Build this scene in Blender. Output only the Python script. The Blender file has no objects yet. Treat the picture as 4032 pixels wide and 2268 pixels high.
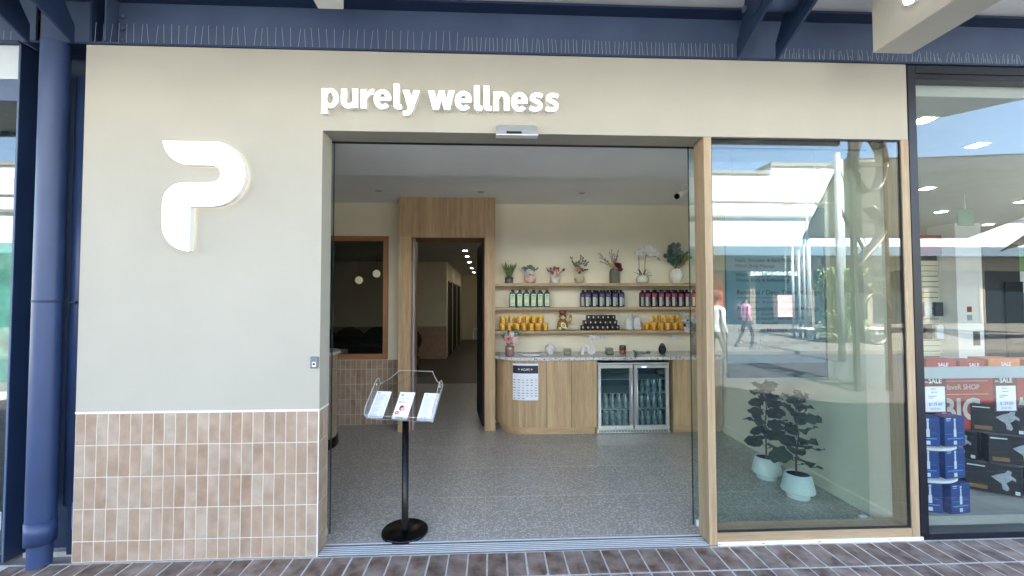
import bpy, math, random
from mathutils import Matrix, Vector
R=math.radians
rnd=random.Random(7)
sc=bpy.context.scene
col=sc.collection
PI=math.pi
# ---------------- camera, world, sun, exposure ----------------
cam=bpy.data.cameras.new('camera'); cam.sensor_width=36; cam.lens=1702.3/4032*36; cam.clip_start=.05; cam.clip_end=500
co=bpy.data.objects.new('camera',cam); col.objects.link(co)
r=(.99899831,-.04472667,-.00137758)
f=Vector((.04474788,.99851063,.03121137)).normalized(); rr=Vector(r).normalized(); u=rr.cross(f).normalized()
co.matrix_world=Matrix(((rr.x,u.x,-f.x,1.0677),(rr.y,u.y,-f.y,-2.7361),(rr.z,u.z,-f.z,1.5519),(0,0,0,1)))
sc.camera=co
w=bpy.data.worlds.new('World'); sc.world=w; w.use_nodes=True
nt=w.node_tree; nt.nodes.clear()
sky=nt.nodes.new('ShaderNodeTexSky'); sky.sky_type='NISHITA'; sky.sun_disc=False
sky.sun_elevation=R(53); sky.sun_rotation=R(0); sky.air_density=1.0; sky.dust_density=.3; sky.ozone_density=1.2
bg=nt.nodes.new('ShaderNodeBackground'); bg.inputs[1].default_value=.085
wo=nt.nodes.new('ShaderNodeOutputWorld'); nt.links.new(sky.outputs[0],bg.inputs[0]); nt.links.new(bg.outputs[0],wo.inputs[0])
sl=bpy.data.lights.new('sun','SUN'); sl.energy=5; sl.angle=R(.5); sl.color=(1,.95,.87)
so=bpy.data.objects.new('sun',sl); col.objects.link(so)
sd=Vector((math.sin(R(0)),math.cos(R(0)),math.tan(R(53)))).normalized()
so.rotation_euler=(-sd).to_track_quat('-Z','Y').to_euler(); so.location=(0,10,20)
sc.view_settings.view_transform='Standard'; sc.view_settings.look='None'; sc.view_settings.gamma=1
sc.view_settings.exposure=3.88
sc.cycles.use_denoising=True
sc.cycles.max_bounces=14; sc.cycles.diffuse_bounces=8; sc.cycles.glossy_bounces=6; sc.cycles.transparent_max_bounces=24
sc.cycles.sample_clamp_indirect=6

# ---------------- materials ----------------
MATS={}
def new(n):
    m=bpy.data.materials.new(n); m.use_nodes=True; t=m.node_tree; b=t.nodes['Principled BSDF']; MATS[n]=m; return m,t,b
def N(t,ty,**k):
    n=t.nodes.new(ty)
    for a,v in k.items():
        if a.startswith('i_'):
            n.inputs[a[2:].replace('_',' ')].default_value=v
        else: setattr(n,a,v)
    return n
def c4(c): return (c[0],c[1],c[2],1)
def mix(t,fac,a,b,bt='MIX'):
    n=t.nodes.new('ShaderNodeMix'); n.data_type='RGBA'; n.blend_type=bt
    for s,v in ((n.inputs[0],fac),(n.inputs[6],a),(n.inputs[7],b)):
        if hasattr(v,'is_output'): t.links.new(v,s)
        elif isinstance(v,(int,float)): s.default_value=v
        else: s.default_value=c4(v)
    return n.outputs[2]
def ramp(t,fac,stops,interp='LINEAR'):
    n=t.nodes.new('ShaderNodeValToRGB'); t.links.new(fac,n.inputs[0]); cr=n.color_ramp; cr.interpolation=interp
    while len(cr.elements)<len(stops): cr.elements.new(.5)
    for e,(p,c) in zip(cr.elements,stops):
        e.position=p; e.color=c4(c) if not isinstance(c,(int,float)) else (c,c,c,1)
    return n.outputs[0]
def coord(t,kind='Object',scale=(1,1,1),rand=False):
    if kind=='World': c=t.nodes.new('ShaderNodeNewGeometry').outputs['Position']
    else: c=t.nodes.new('ShaderNodeTexCoord').outputs[kind]
    m=t.nodes.new('ShaderNodeMapping'); m.inputs['Scale'].default_value=scale; t.links.new(c,m.inputs[0])
    if rand:
        oi=t.nodes.new('ShaderNodeObjectInfo'); mu=t.nodes.new('ShaderNodeMath'); mu.operation='MULTIPLY'; mu.inputs[1].default_value=37
        t.links.new(oi.outputs['Random'],mu.inputs[0]); cx=t.nodes.new('ShaderNodeCombineXYZ')
        for i in range(3): t.links.new(mu.outputs[0],cx.inputs[i])
        t.links.new(cx.outputs[0],m.inputs['Location'])
    return m.outputs[0]
def noise(t,vec,scale,detail=3,rough=.55):
    n=t.nodes.new('ShaderNodeTexNoise'); n.inputs['Scale'].default_value=scale; n.inputs['Detail'].default_value=detail; n.inputs['Roughness'].default_value=rough
    t.links.new(vec,n.inputs['Vector']); return n.outputs['Fac']
def bump(t,b,h,s=.2,d=.002):
    n=t.nodes.new('ShaderNodeBump'); n.inputs['Strength'].default_value=s; n.inputs['Distance'].default_value=d
    t.links.new(h,n.inputs['Height']); t.links.new(n.outputs[0],b.inputs['Normal'])
def mat(n,c,rough=.5,metal=0,var=.06,scale=6,bmp=0,bscale=80,coat=0,sp=None,emit=None,es=0,sub=0):
    m,t,b=new(n); b.inputs['Roughness'].default_value=rough; b.inputs['Metallic'].default_value=metal
    if coat: b.inputs['Coat Weight'].default_value=coat
    if sp is not None: b.inputs['Specular IOR Level'].default_value=sp
    v=coord(t)
    if var:
        k=noise(t,v,scale,4)
        lo=tuple(x*(1-var) for x in c); hi=tuple(min(1,x*(1+var)) for x in c)
        o=ramp(t,k,[(.3,lo),(.7,hi)]); t.links.new(o,b.inputs['Base Color'])
    else: b.inputs['Base Color'].default_value=c4(c)
    if bmp: bump(t,b,noise(t,v,bscale,3),bmp,.002)
    if emit: b.inputs['Emission Color'].default_value=c4(emit); b.inputs['Emission Strength'].default_value=es
    return m
def rtile(n,cols,rough,ns=14,depth=.25,bmp=.15,speck=None,coat=0):
    """fired pieces: colour per piece, soft clouding inside each"""
    m,t,b=new(n); oi=t.nodes.new('ShaderNodeObjectInfo')
    base=ramp(t,oi.outputs['Random'],[(i/(len(cols)-1),c) for i,c in enumerate(cols)])
    v=coord(t,'Object',(1,1,1),True); k=noise(t,v,ns,3)
    dk=mix(t,1.0,base,(1-depth,1-depth,1-depth),'MULTIPLY'); lt=mix(t,depth*.55,base,(.95,.9,.85))
    r_=ramp(t,k,[(.3,0.0),(.7,1.0)]); o=mix(t,r_,dk,lt)
    if speck:
        s=noise(t,v,speck[0],2); sf=ramp(t,s,[(speck[1],0.0),(speck[1]+.06,1.0)]); o=mix(t,sf,o,speck[2])
        s=noise(t,v,speck[0]*.6,2); sf=ramp(t,s,[(.22,1.0),(.28,0.0)]); o=mix(t,sf,o,tuple(x*.35 for x in cols[0]))
    t.links.new(o,b.inputs['Base Color']); b.inputs['Roughness'].default_value=rough
    if coat: b.inputs['Coat Weight'].default_value=coat; b.inputs['Coat Roughness'].default_value=.15
    bump(t,b,noise(t,v,ns*2.2,3),bmp,.004)
    return m
def wood(n,a,b_,axis='z',rough=.5,sc_=1.0):
    m,t,b=new(n)
    s={'z':(1,1,.045),'x':(.045,1,1),'y':(1,.045,1)}[axis]
    v=coord(t,'World',s)
    k=noise(t,v,22*sc_,5,.62); k2=noise(t,v,120*sc_,3,.6); k3=noise(t,v,4.5*sc_,2)
    o=ramp(t,k,[(.28,tuple(x*.78 for x in a)),(.5,a),(.72,b_)])
    f2=ramp(t,k2,[(.35,.6),(.62,1.0)]); o=mix(t,.55,o,f2,'MULTIPLY')
    f3=ramp(t,k3,[(.3,.84),(.7,1.08)]); o=mix(t,1.0,o,f3,'MULTIPLY')
    t.links.new(o,b.inputs['Base Color']); b.inputs['Roughness'].default_value=rough; bump(t,b,k2,.12,.001)
    return m
def glass(n,tint,f0=1.55,gain=1.5,rough=0.0):
    m,t,b=new(n); t.nodes.remove(b); out=t.nodes['Material Output']
    tr=t.nodes.new('ShaderNodeBsdfTransparent'); tr.inputs[0].default_value=c4(tint)
    gl=t.nodes.new('ShaderNodeBsdfGlossy'); gl.inputs['Roughness'].default_value=rough; gl.inputs[0].default_value=(.96,1,1,1)
    fr=t.nodes.new('ShaderNodeFresnel'); fr.inputs[0].default_value=f0
    g=t.nodes.new('ShaderNodeNewGeometry'); s=t.nodes.new('ShaderNodeMath'); s.operation='SUBTRACT'; s.inputs[0].default_value=1; t.links.new(g.outputs['Backfacing'],s.inputs[1])
    m1=t.nodes.new('ShaderNodeMath'); m1.operation='MULTIPLY'; t.links.new(fr.outputs[0],m1.inputs[0]); t.links.new(s.outputs[0],m1.inputs[1])
    m2=t.nodes.new('ShaderNodeMath'); m2.operation='MULTIPLY'; m2.use_clamp=True; m2.inputs[1].default_value=gain; t.links.new(m1.outputs[0],m2.inputs[0])
    x=t.nodes.new('ShaderNodeMixShader'); t.links.new(m2.outputs[0],x.inputs[0]); t.links.new(tr.outputs[0],x.inputs[1]); t.links.new(gl.outputs[0],x.inputs[2]); t.links.new(x.outputs[0],out.inputs[0])
    return m
def emis(n,c,s):
    m,t,b=new(n); b.inputs['Base Color'].default_value=c4(c); b.inputs['Emission Color'].default_value=c4(c); b.inputs['Emission Strength'].default_value=s; return m

# painted render: faint trowel clouding and grain
def render_mat(n,c,bm=.35):
    m,t,b=new(n); v=coord(t,'World'); k=noise(t,v,1.3,5,.6); k2=noise(t,v,260,2)
    o=ramp(t,k,[(.3,tuple(x*.935 for x in c)),(.7,tuple(min(1,x*1.03) for x in c))])
    t.links.new(o,b.inputs['Base Color']); b.inputs['Roughness'].default_value=.85; b.inputs['Specular IOR Level'].default_value=.2; bump(t,b,k2,bm,.002); return m
M_render=render_mat('facade_render',(.425,.402,.338))
M_intwall=render_mat('interior_cream',(.86,.795,.63),.1)
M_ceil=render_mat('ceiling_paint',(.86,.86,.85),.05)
M_grout=mat('grout',(.60,.57,.50),.9,var=.08,scale=30,bmp=.2)
M_tile=rtile('wall_tile',[(.345,.228,.148),(.38,.275,.19),(.325,.205,.130),(.405,.32,.238),(.355,.245,.162),(.39,.29,.208),(.32,.213,.142)],.30,9,.18,.35)
M_pave=rtile('paver',[(.135,.070,.042),(.165,.089,.056),(.108,.055,.034),(.18,.102,.066),(.15,.080,.050)],.75,9,.35,.5,speck=(90,.66,(.23,.19,.17)))
M_mortar=mat('mortar',(.50,.48,.45),.95,var=.2,scale=25,bmp=.4,bscale=60)
M_oak=wood('oak_laminate',(.53,.36,.195),(.63,.455,.27),'z')
M_oakx=wood('oak_laminate_flat',(.53,.36,.195),(.63,.455,.27),'x')
M_oaklt=wood('pale_oak_frame',(.43,.31,.18),(.50,.375,.235),'z')
M_oakltx=wood('pale_oak_rail',(.43,.31,.18),(.50,.375,.235),'x')
M_cedar=wood('cedar_frame',(.40,.19,.085),(.50,.26,.12),'z',.45)
M_cedarx=wood('cedar_rail',(.40,.19,.085),(.50,.26,.12),'x',.45)
M_blue=mat('blue_steel_paint',(.026,.050,.130),.42,var=.15,scale=3,bmp=.08,bscale=200)
M_blued=mat('dark_blue_steel',(.016,.035,.085),.5,var=.12,scale=3)
M_blueg=mat('grey_blue_steel',(.068,.105,.19),.5,var=.14,scale=2.5,bmp=.04,bscale=150)
M_navy=mat('navy_frame',(.004,.006,.013),.35,var=.1)
M_black=mat('black_gloss',(.003,.003,.004),.25,var=0,sp=.25)
M_blackm=mat('black_matt',(.012,.012,.013),.6,var=.1)
M_gask=mat('black_gasket',(.01,.01,.012),.6,var=0)
M_alu=mat('brushed_aluminium',(.72,.74,.76),.35,.5,var=.06,scale=40)
M_alud=mat('threshold_groove',(.16,.17,.18),.5,.7,var=.1,scale=30)
M_steel=mat('stainless_steel',(.70,.70,.69),.33,.75,var=.05,scale=10)
M_white=mat('white_paint',(.80,.80,.78),.55,var=.03)
M_offw=mat('off_white',(.72,.71,.67),.6,var=.05)
M_grey=mat('grey_plastic',(.30,.32,.35),.4,var=.05)
M_silver=mat('silver_plastic',(.42,.45,.48),.35,.5,var=.04)
M_ceram=mat('white_ceramic',(.78,.76,.73),.3,var=.03,coat=.3)
M_ceramm=mat('matt_white_ceramic',(.76,.75,.72),.7,var=.04,bmp=.1,bscale=40)
M_canopy=mat('canopy_board',(.80,.80,.78),.7,var=.05,scale=1)
M_beige=mat('beige_bulkhead',(.50,.475,.41),.8,var=.05,scale=4,bmp=.3,bscale=150)
M_sign=emis('lit_sign_face',(1,1,.98),.14)
M_signs=mat('sign_return_white',(.8,.8,.78),.5,var=0)
M_glass=glass('window_glass',(.93,.96,.95),1.55,2.2)
M_door=glass('door_glass',(.86,.92,.91),1.45,.9)
M_gedge=mat('glass_edge_green',(.01,.03,.035),.2,var=0)
M_nglass=glass('shopfront_glass',(.92,.95,.95),1.55,1.7)
M_acr=glass('clear_acrylic',(.93,.94,.94),1.45,1.6)
M_acre=mat('acrylic_edge',(.80,.82,.82),.2,var=0,coat=.5)
def terrazzo(n,base,chips,scale,th=.33,rough=.25):
    m,t,b=new(n); v=coord(t,'World')
    vo=t.nodes.new('ShaderNodeTexVoronoi'); vo.inputs['Scale'].default_value=scale; t.links.new(v,vo.inputs['Vector'])
    v2=coord(t,'World'); nv=noise(t,v2,scale*1.5,2)
    ad=t.nodes.new('ShaderNodeMath'); ad.operation='MULTIPLY_ADD'; t.links.new(nv,ad.inputs[0]); ad.inputs[1].default_value=.5; t.links.new(vo.outputs['Distance'],ad.inputs[2])
    f_=ramp(t,ad.outputs[0],[(th+.25,1.0),(th+.30,0.0)])
    sep=t.nodes.new('ShaderNodeSeparateColor'); t.links.new(vo.outputs['Color'],sep.inputs[0])
    ch=ramp(t,sep.outputs[0],[(0,base),(.35,chips[0]),(.7,chips[1]),(1,chips[2])])
    k=noise(t,v2,3,3); bs=ramp(t,k,[(.3,tuple(x*.9 for x in base)),(.7,tuple(x*1.08 for x in base))])
    o=mix(t,f_,bs,ch); t.links.new(o,b.inputs['Base Color']); b.inputs['Roughness'].default_value=rough
    return m
M_floor=terrazzo('terrazzo_floor',(.345,.318,.28),[(.46,.43,.39),(.55,.52,.47),(.63,.60,.55)],62,.46,.3)
M_stone=terrazzo('terrazzo_stone_top',(.60,.60,.60),[(.78,.76,.73),(.30,.29,.29),(.13,.12,.12)],45,.40,.2)
M_fgrout=mat('floor_joint',(.55,.53,.50),.7,var=.1)

# ---------------- mesh helper ----------------
class MB:
    def __init__(s): s.v=[]; s.f=[]; s.m=[]; s.smooth=[]; s.cur=0; s.sm=False
    def face(s,idx): s.f.append(tuple(idx)); s.m.append(s.cur); s.smooth.append(s.sm)
    def add(s,vs,fs):
        o=len(s.v); s.v+= [tuple(x) for x in vs]
        for q in fs: s.face([o+i for i in q])
        return s
    def mat(s,i): s.cur=i; return s
    def box(s,x0,x1,y0,y1,z0,z1):
        return s.add([(x0,y0,z0),(x1,y0,z0),(x1,y1,z0),(x0,y1,z0),(x0,y0,z1),(x1,y0,z1),(x1,y1,z1),(x0,y1,z1)],[(0,3,2,1),(4,5,6,7),(0,1,5,4),(1,2,6,5),(2,3,7,6),(3,0,4,7)])
    def cbox(s,x0,x1,y0,y1,z0,z1,c=.002):
        c=min(c,(x1-x0)/3,(y1-y0)/3,(z1-z0)/3)
        X=((x0,x0+c),(x1,x1-c)); Y=((y0,y0+c),(y1,y1-c)); Z=((z0,z0+c),(z1,z1-c)); vs=[];ix={}
        for i in (0,1):
            for j in (0,1):
                for k in (0,1):
                    for a in range(3):
                        ix[i,j,k,a]=len(vs); vs.append((X[i][0 if a==0 else 1],Y[j][0 if a==1 else 1],Z[k][0 if a==2 else 1]))
        F=[]
        def q(*p): F.append(tuple(ix[i] for i in p))
        for i in (0,1):
            a=[(i,0,0,0),(i,1,0,0),(i,1,1,0),(i,0,1,0)]; F.append(tuple(ix[p] for p in (a if i else a[::-1])))
            a=[(0,i,0,1),(0,i,1,1),(1,i,1,1),(1,i,0,1)]; F.append(tuple(ix[p] for p in (a if i else a[::-1])))
            a=[(0,0,i,2),(1,0,i,2),(1,1,i,2),(0,1,i,2)]; F.append(tuple(ix[p] for p in (a if i else a[::-1])))
        for i in (0,1):
            for j in (0,1):
                fl=(i==j)
                a=[(i,j,0,0),(i,j,1,0),(i,j,1,1),(i,j,0,1)]; F.append(tuple(ix[p] for p in (a[::-1] if fl else a)))
                a=[(i,0,j,0),(i,1,j,0),(i,1,j,2),(i,0,j,2)]; F.append(tuple(ix[p] for p in (a if fl else a[::-1])))
                a=[(0,i,j,1),(1,i,j,1),(1,i,j,2),(0,i,j,2)]; F.append(tuple(ix[p] for p in (a[::-1] if fl else a)))
                for k in (0,1):
                    t_=[(i,j,k,0),(i,j,k,1),(i,j,k,2)]; F.append(tuple(ix[p] for p in (t_ if (i+j+k)%2 else t_[::-1])))
        return s.add(vs,F)
    def prism(s,pts,axis,a,b):
        """outline pts (p,q) extruded along axis from a to b"""
        n=len(pts)
        def P(p,h): return {'x':(h,p[0],p[1]),'y':(p[0],h,p[1]),'z':(p[0],p[1],h)}[axis]
        vs=[P(p,a) for p in pts]+[P(p,b) for p in pts]
        return s.add(vs,[tuple(range(n-1,-1,-1)),tuple(range(n,2*n))]+[(i,(i+1)%n,n+(i+1)%n,n+i) for i in range(n)])
    def lathe(s,prof,cx=0,cy=0,z=0,n=20,sx=1,sy=1,a0=0,a1=2*PI,cap=True,wob=0):
        sm=s.sm; s.sm=True; full=abs(a1-a0-2*PI)<1e-6; k=n if full else n+1; vs=[]
        for r_,h in prof:
            for i in range(k):
                a=a0+(a1-a0)*i/n; q=1+(wob*math.cos(a*n/2*1.0) if wob else 0)
                vs.append((cx+r_*q*sx*math.cos(a),cy+r_*q*sy*math.sin(a),z+h))
        fs=[]
        for j in range(len(prof)-1):
            for i in range(n):
                i2=(i+1)%k; fs.append((j*k+i,j*k+i2,(j+1)*k+i2,(j+1)*k+i))
        s.add(vs,fs)
        s.sm=sm
        if cap and full:
            o=len(s.v)-len(vs)
            if prof[0][0]>1e-4: s.face([o+i for i in range(n-1,-1,-1)])
            if prof[-1][0]>1e-4: s.face([o+(len(prof)-1)*n+i for i in range(n)])
        return s
    def cyl(s,cx,cy,z0,z1,r_,n=16,r2=None): return s.lathe([(r_,0),(r_ if r2 is None else r2,z1-z0)],cx,cy,z0,n)
    def ball(s,c,r_,n=12,sx=1,sy=1,sz=1):
        h=n//2; return s.lathe([(max(1e-5,r_*math.sin(PI*j/h)),-r_*sz*math.cos(PI*j/h)) for j in range(h+1)],c[0],c[1],c[2],n,sx,sy,cap=False)
    def tube(s,pts,rad,n=8,cap=True):
        sm=s.sm; s.sm=True; pts=[Vector(p) for p in pts]; o=len(s.v); N_=len(pts)
        rad=rad if isinstance(rad,(list,tuple)) else [rad]*N_
        t=(pts[1]-pts[0]).normalized(); up=Vector((0,0,1)) if abs(t.z)<.9 else Vector((1,0,0)); nn=t.cross(up).normalized()
        for i,p in enumerate(pts):
            if 0<i<N_-1: t=(pts[i+1]-pts[i-1]).normalized()
            elif i: t=(pts[i]-pts[i-1]).normalized()
            nn=(nn-t*nn.dot(t)).normalized(); b=t.cross(nn)
            for k in range(n):
                a=2*PI*k/n; s.v.append(tuple(p+(nn*math.cos(a)+b*math.sin(a))*rad[i]))
        for i in range(N_-1):
            for k in range(n): k2=(k+1)%n; s.face((o+i*n+k,o+i*n+k2,o+(i+1)*n+k2,o+(i+1)*n+k))
        s.sm=sm
        if cap: s.face([o+k for k in range(n-1,-1,-1)]); s.face([o+(N_-1)*n+k for k in range(n)])
        return s
    def leaf(s,base,d,up,L,W,droop=.2,fold=.15):
        """a folded pointed leaf from base along d"""
        d=Vector(d).normalized(); up=Vector(up); sd=d.cross(up)
        if sd.length<1e-3: sd=Vector((1,0,0))
        sd.normalize(); up=sd.cross(d); b=Vector(base); vs=[b]
        for q,ww in ((.3,.85),(.6,1),(.85,.6)):
            c=b+d*L*q-Vector((0,0,1))*droop*L*q*q
            vs+=[c-sd*W/2*ww+up*fold*W,c,c+sd*W/2*ww+up*fold*W]
        vs.append(b+d*L-Vector((0,0,1))*droop*L)
        return s.add(vs,[(0,2,1),(0,3,2),(1,2,5,4),(2,3,6,5),(4,5,8,7),(5,6,9,8),(7,8,10),(8,9,10)])
    def deform(s,fn): s.v=[tuple(fn(*p)) for p in s.v]; return s
    def build(s,name,mats,parent=None,world=False,label=None):
        if not isinstance(mats,(list,tuple)): mats=[mats]
        me=bpy.data.meshes.new(name)
        off=Vector((0,0,0))
        if parent is not None and world:
            p=parent
            while p is not None: off+=Vector(p.location); p=p.parent
        me.from_pydata([tuple(Vector(v)-off) for v in s.v],[],s.f)
        for m in mats: me.materials.append(m)
        me.polygons.foreach_set('material_index',s.m); me.polygons.foreach_set('use_smooth',s.smooth); me.update()
        o=bpy.data.objects.new(name,me); col.objects.link(o)
        if parent is not None: o.parent=parent
        if label: o['label']=label
        return o
def tag(o,label,cat,group=None,kind=None):
    if label: o['label']=label
    if cat: o['category']=cat
    if group: o['group']=group
    if kind: o['kind']=kind
    return o
def thing(name,label,cat,loc=(0,0,0),rz=0,group=None):
    o=bpy.data.objects.new(name,None); col.objects.link(o); o.location=loc; o.rotation_euler=(0,0,rz); o.empty_display_size=.05
    return tag(o,label,cat,group)
def struct(name,mb,m): o=mb.build(name,m); o['kind']='structure'; return o
def copy_tree(o,parent=None):
    c=o.copy(); col.objects.link(c); c.parent=parent
    for ch in list(o.children): copy_tree(ch,c)
    return c
def dup(o,loc,rz,label,group=None):
    c=copy_tree(o); c.location=loc; c.rotation_euler=(0,0,rz); c['label']=label
    if group: c['group']=group
    return c
def inst(name,mesh,parent,loc,rot=(0,0,0),scale=(1,1,1)):
    o=bpy.data.objects.new(name,mesh); col.objects.link(o); o.parent=parent; o.location=loc; o.rotation_euler=rot; o.scale=scale; return o
ORD=['first','second','third','fourth','fifth','sixth','seventh','eighth','ninth','tenth']
_txt={}
def text(body,size,bold=0,ext=0,align='LEFT',spacing=1.0,sx=1.0):
    """letters as vertices in the xz plane, reading along +x, front towards -y"""
    key=(body,bold,ext,align,spacing)
    if key not in _txt:
        cu=bpy.data.curves.new('t','FONT'); cu.body=body; cu.size=1; cu.offset=bold; cu.extrude=ext; cu.align_x=align; cu.space_character=spacing; cu.resolution_u=3
        o=bpy.data.objects.new('t',cu); me=o.to_mesh()
        _txt[key]=([tuple(v.co) for v in me.vertices],[tuple(p.vertices) for p in me.polygons]); o.to_mesh_clear(); bpy.data.objects.remove(o); bpy.data.curves.remove(cu)
    vs,fs=_txt[key]
    return [(x*size*sx,-z*size,y*size) for x,y,z in vs],[fc for fc in fs]
def put(mb,body,x,y,z,size,bold=0,align='LEFT',sx=1.0,ext=0,spacing=1.0):
    vs,fs=text(body,size,bold,ext,align,spacing,sx); mb.add([(a+x,b+y,c+z) for a,b,c in vs],fs); return mb

# =====================================================================
# SETTING: ground
# =====================================================================
struct('plaza_ground',MB().add([(-300,-300,-.03),(300,-300,-.03),(300,16,-.03),(-300,16,-.03)],[(0,1,2,3)]),mat('far_paving',(.36,.33,.29),.9,var=.15,scale=.4))
pm=MB().box(-7,12,-5.2,.0,-.028,-.002)
pav=struct('brick_pavement',pm,M_mortar)
# paver texture for the part nobody sees from close by: real pavers near the shop line
pave_mesh=MB().cbox(-.0545,.0545,-.1135,.1135,-.02,.0,.0025).build('brick',M_pave).data
bpy.data.objects.remove(bpy.data.objects['brick'])
cnt=0
for row in range(2):
    yc=-.010-.1195-row*.2385
    for i in range(-36,38):
        x=2.439+.1172*(i)+.003+.0586
        if x<-2.6 or x>6.1: continue
        if row==1 and (x<-1.9 or x>5.2): continue
        o=inst('brick',pave_mesh,pav,(x,yc,rnd.uniform(-.0012,.0012)),(rnd.uniform(-.006,.006),rnd.uniform(-.01,.01),rnd.uniform(-.008,.008)+(PI if rnd.random()<.5 else 0))); cnt+=1
rest=MB()
for row in range(2,22):
    yc=-.010-.1195-row*.2385
    for i in range(-78,80):
        x=2.439+.1172*i+.0616
        if -6.9<x<11.9: rest.box(x-.0545,x+.0545,yc-.1135,yc+.1135,-.02,0)
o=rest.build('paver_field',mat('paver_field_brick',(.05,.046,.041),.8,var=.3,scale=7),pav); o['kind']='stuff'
struct('shade_strip',MB().box(-60,60,-9.6,-5.25,-.028,-.012),mat('painted_shade',(.045,.05,.055),.85,var=.25,scale=3,bmp=.3,bscale=60))  # plaza shade put into the ground colour as a dark strip
struct('far_pavement',MB().box(-60,60,-24,-9.65,-.028,.08),mat('pale_paving',(.14,.128,.108),.85,var=.15,scale=1.5))

# shop floor: terrazzo tiles with pale joints
fl=struct('shop_floor',MB().box(-1.84,3.84,.125,2.95,-.03,-.0008).box(-3.2,3.84,2.95,9.2,-.03,-.0008),M_fgrout)
for j in range(-2,8):
    for i in range(-8,6):
        x0=1.0137+.6*(i-0); y0=.7549+.6*j
        a,b_,c,d=x0+.0022,x0+.5978,y0+.0032,y0+.5968
        a=max(a,-3.19 if y0>2.3 else -1.835); b_=min(b_,3.83); c=max(c,.127)
        if b_-a<.02 or d-c<.02 or y0>5: continue
        MB().box(a,b_,c,d,-.0007,.0004).build('tile',M_floor,fl)

# =====================================================================
# SHOPFRONT WALL
# =====================================================================
XL,H,H2,XR=-1.437,3.14,2.628,3.841
wall=thing('shopfront_wall','cream rendered shopfront wall with pale terracotta tiles along its foot','wall',(XL,0,0))
MB().prism([(XL,.892),(-.0,.892),(-.0,H2),(XR,H2),(XR,H),(XL,H)],'y',0,.157).box(XL,XR,.1575,.19,H2+.002,H).build('render_panel',M_render,wall,True)
MB().box(XL,-.003,.002,.155,0,.879).build('grout_bed',M_grout,wall,True)
MB().box(XL,.0,-.004,.157,.880,.891).box(-.004,.001,-.004,.0015,0,.8795).build('tile_trim',M_white,wall,True,label='thin white trim capping and edging the tiles')
P_,Q_=.0655,.1891
tm={}
def tile_mesh(w_,h_):
    k=(round(w_,4),round(h_,4))
    if k not in tm:
        o=MB().cbox(-w_/2,w_/2,0,.006,-h_/2,h_/2,.0013).build('tile',M_tile); tm[k]=o.data; bpy.data.objects.remove(o)
    return tm[k]
def tile_run(parent,ploc,xs,zs,y,axis='y'):
    for x0,x1 in xs:
        for z0,z1 in zs:
            g=.0024; me=tile_mesh(x1-x0-2*g,z1-z0-2*g); dd=rnd.uniform(-.0006,.0006)
            if axis=='y': inst('tile',me,parent,((x0+x1)/2-ploc[0],y+dd-ploc[1],(z0+z1)/2-ploc[2]),(rnd.uniform(-.003,.003),0,rnd.uniform(-.006,.006)))
            else: inst('tile',me,parent,(y+dd-ploc[0],(x0+x1)/2-ploc[1],(z0+z1)/2-ploc[2]),(0,0,PI/2))
zs=[(.879-Q_*(j+1),.879-Q_*j) for j in range(4)]+[(.002,.879-4*Q_)]
xs=[(-.004-P_*(i+1),-.004-P_*i) for i in range(21)]+[(XL,-.004-P_*21)]
tile_run(wall,(XL,0,0),xs,zs,0)
tile_run(wall,(XL,0,0),[(.003,.068),(.068,.133),(.133,.156)],zs,.0,'x')

# lit letters and emblem
sg=thing('lettering_sign','white lit raised lettering reading purely wellness above the open doorway','sign',(.0,-.02,2.75))
U=.000871
def ring(cx,cy,rx,ry,w_,h_,a0,a1,n=20):
    o=[(cx+rx*math.cos(R(a0+(a1-a0)*i/n)),cy+ry*math.sin(R(a0+(a1-a0)*i/n))) for i in range(n+1)]
    q=[(cx+(rx-w_)*math.cos(R(a0+(a1-a0)*i/n)),cy+(ry-h_)*math.sin(R(a0+(a1-a0)*i/n))) for i in range(n,-1,-1)]
    return o+q
def rct(x0,x1,y0,y1): return [(x0,y0),(x1,y0),(x1,y1),(x0,y1)]
def thick(pts,w_):
    L=[];Rr=[]
    for i,p in enumerate(pts):
        a=pts[max(0,i-1)]; b=pts[min(len(pts)-1,i+1)]; dx,dy=b[0]-a[0],b[1]-a[1]; l=math.hypot(dx,dy)
        L.append((p[0]-dy/l*w_/2,p[1]+dx/l*w_/2)); Rr.append((p[0]+dy/l*w_/2,p[1]-dx/l*w_/2))
    return L+Rr[::-1]
def smooth(pts,n=4):
    o=[]
    for i in range(len(pts)-1):
        p0=pts[max(0,i-1)];p1=pts[i];p2=pts[i+1];p3=pts[min(len(pts)-1,i+2)]
        for k in range(n):
            t=k/n; o.append(tuple(.5*((2*p1[j])+(-p0[j]+p2[j])*t+(2*p0[j]-5*p1[j]+4*p2[j]-p3[j])*t*t+(-p0[j]+3*p1[j]-3*p2[j]+p3[j])*t**3) for j in (0,1)))
    return o+[pts[-1]]
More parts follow.
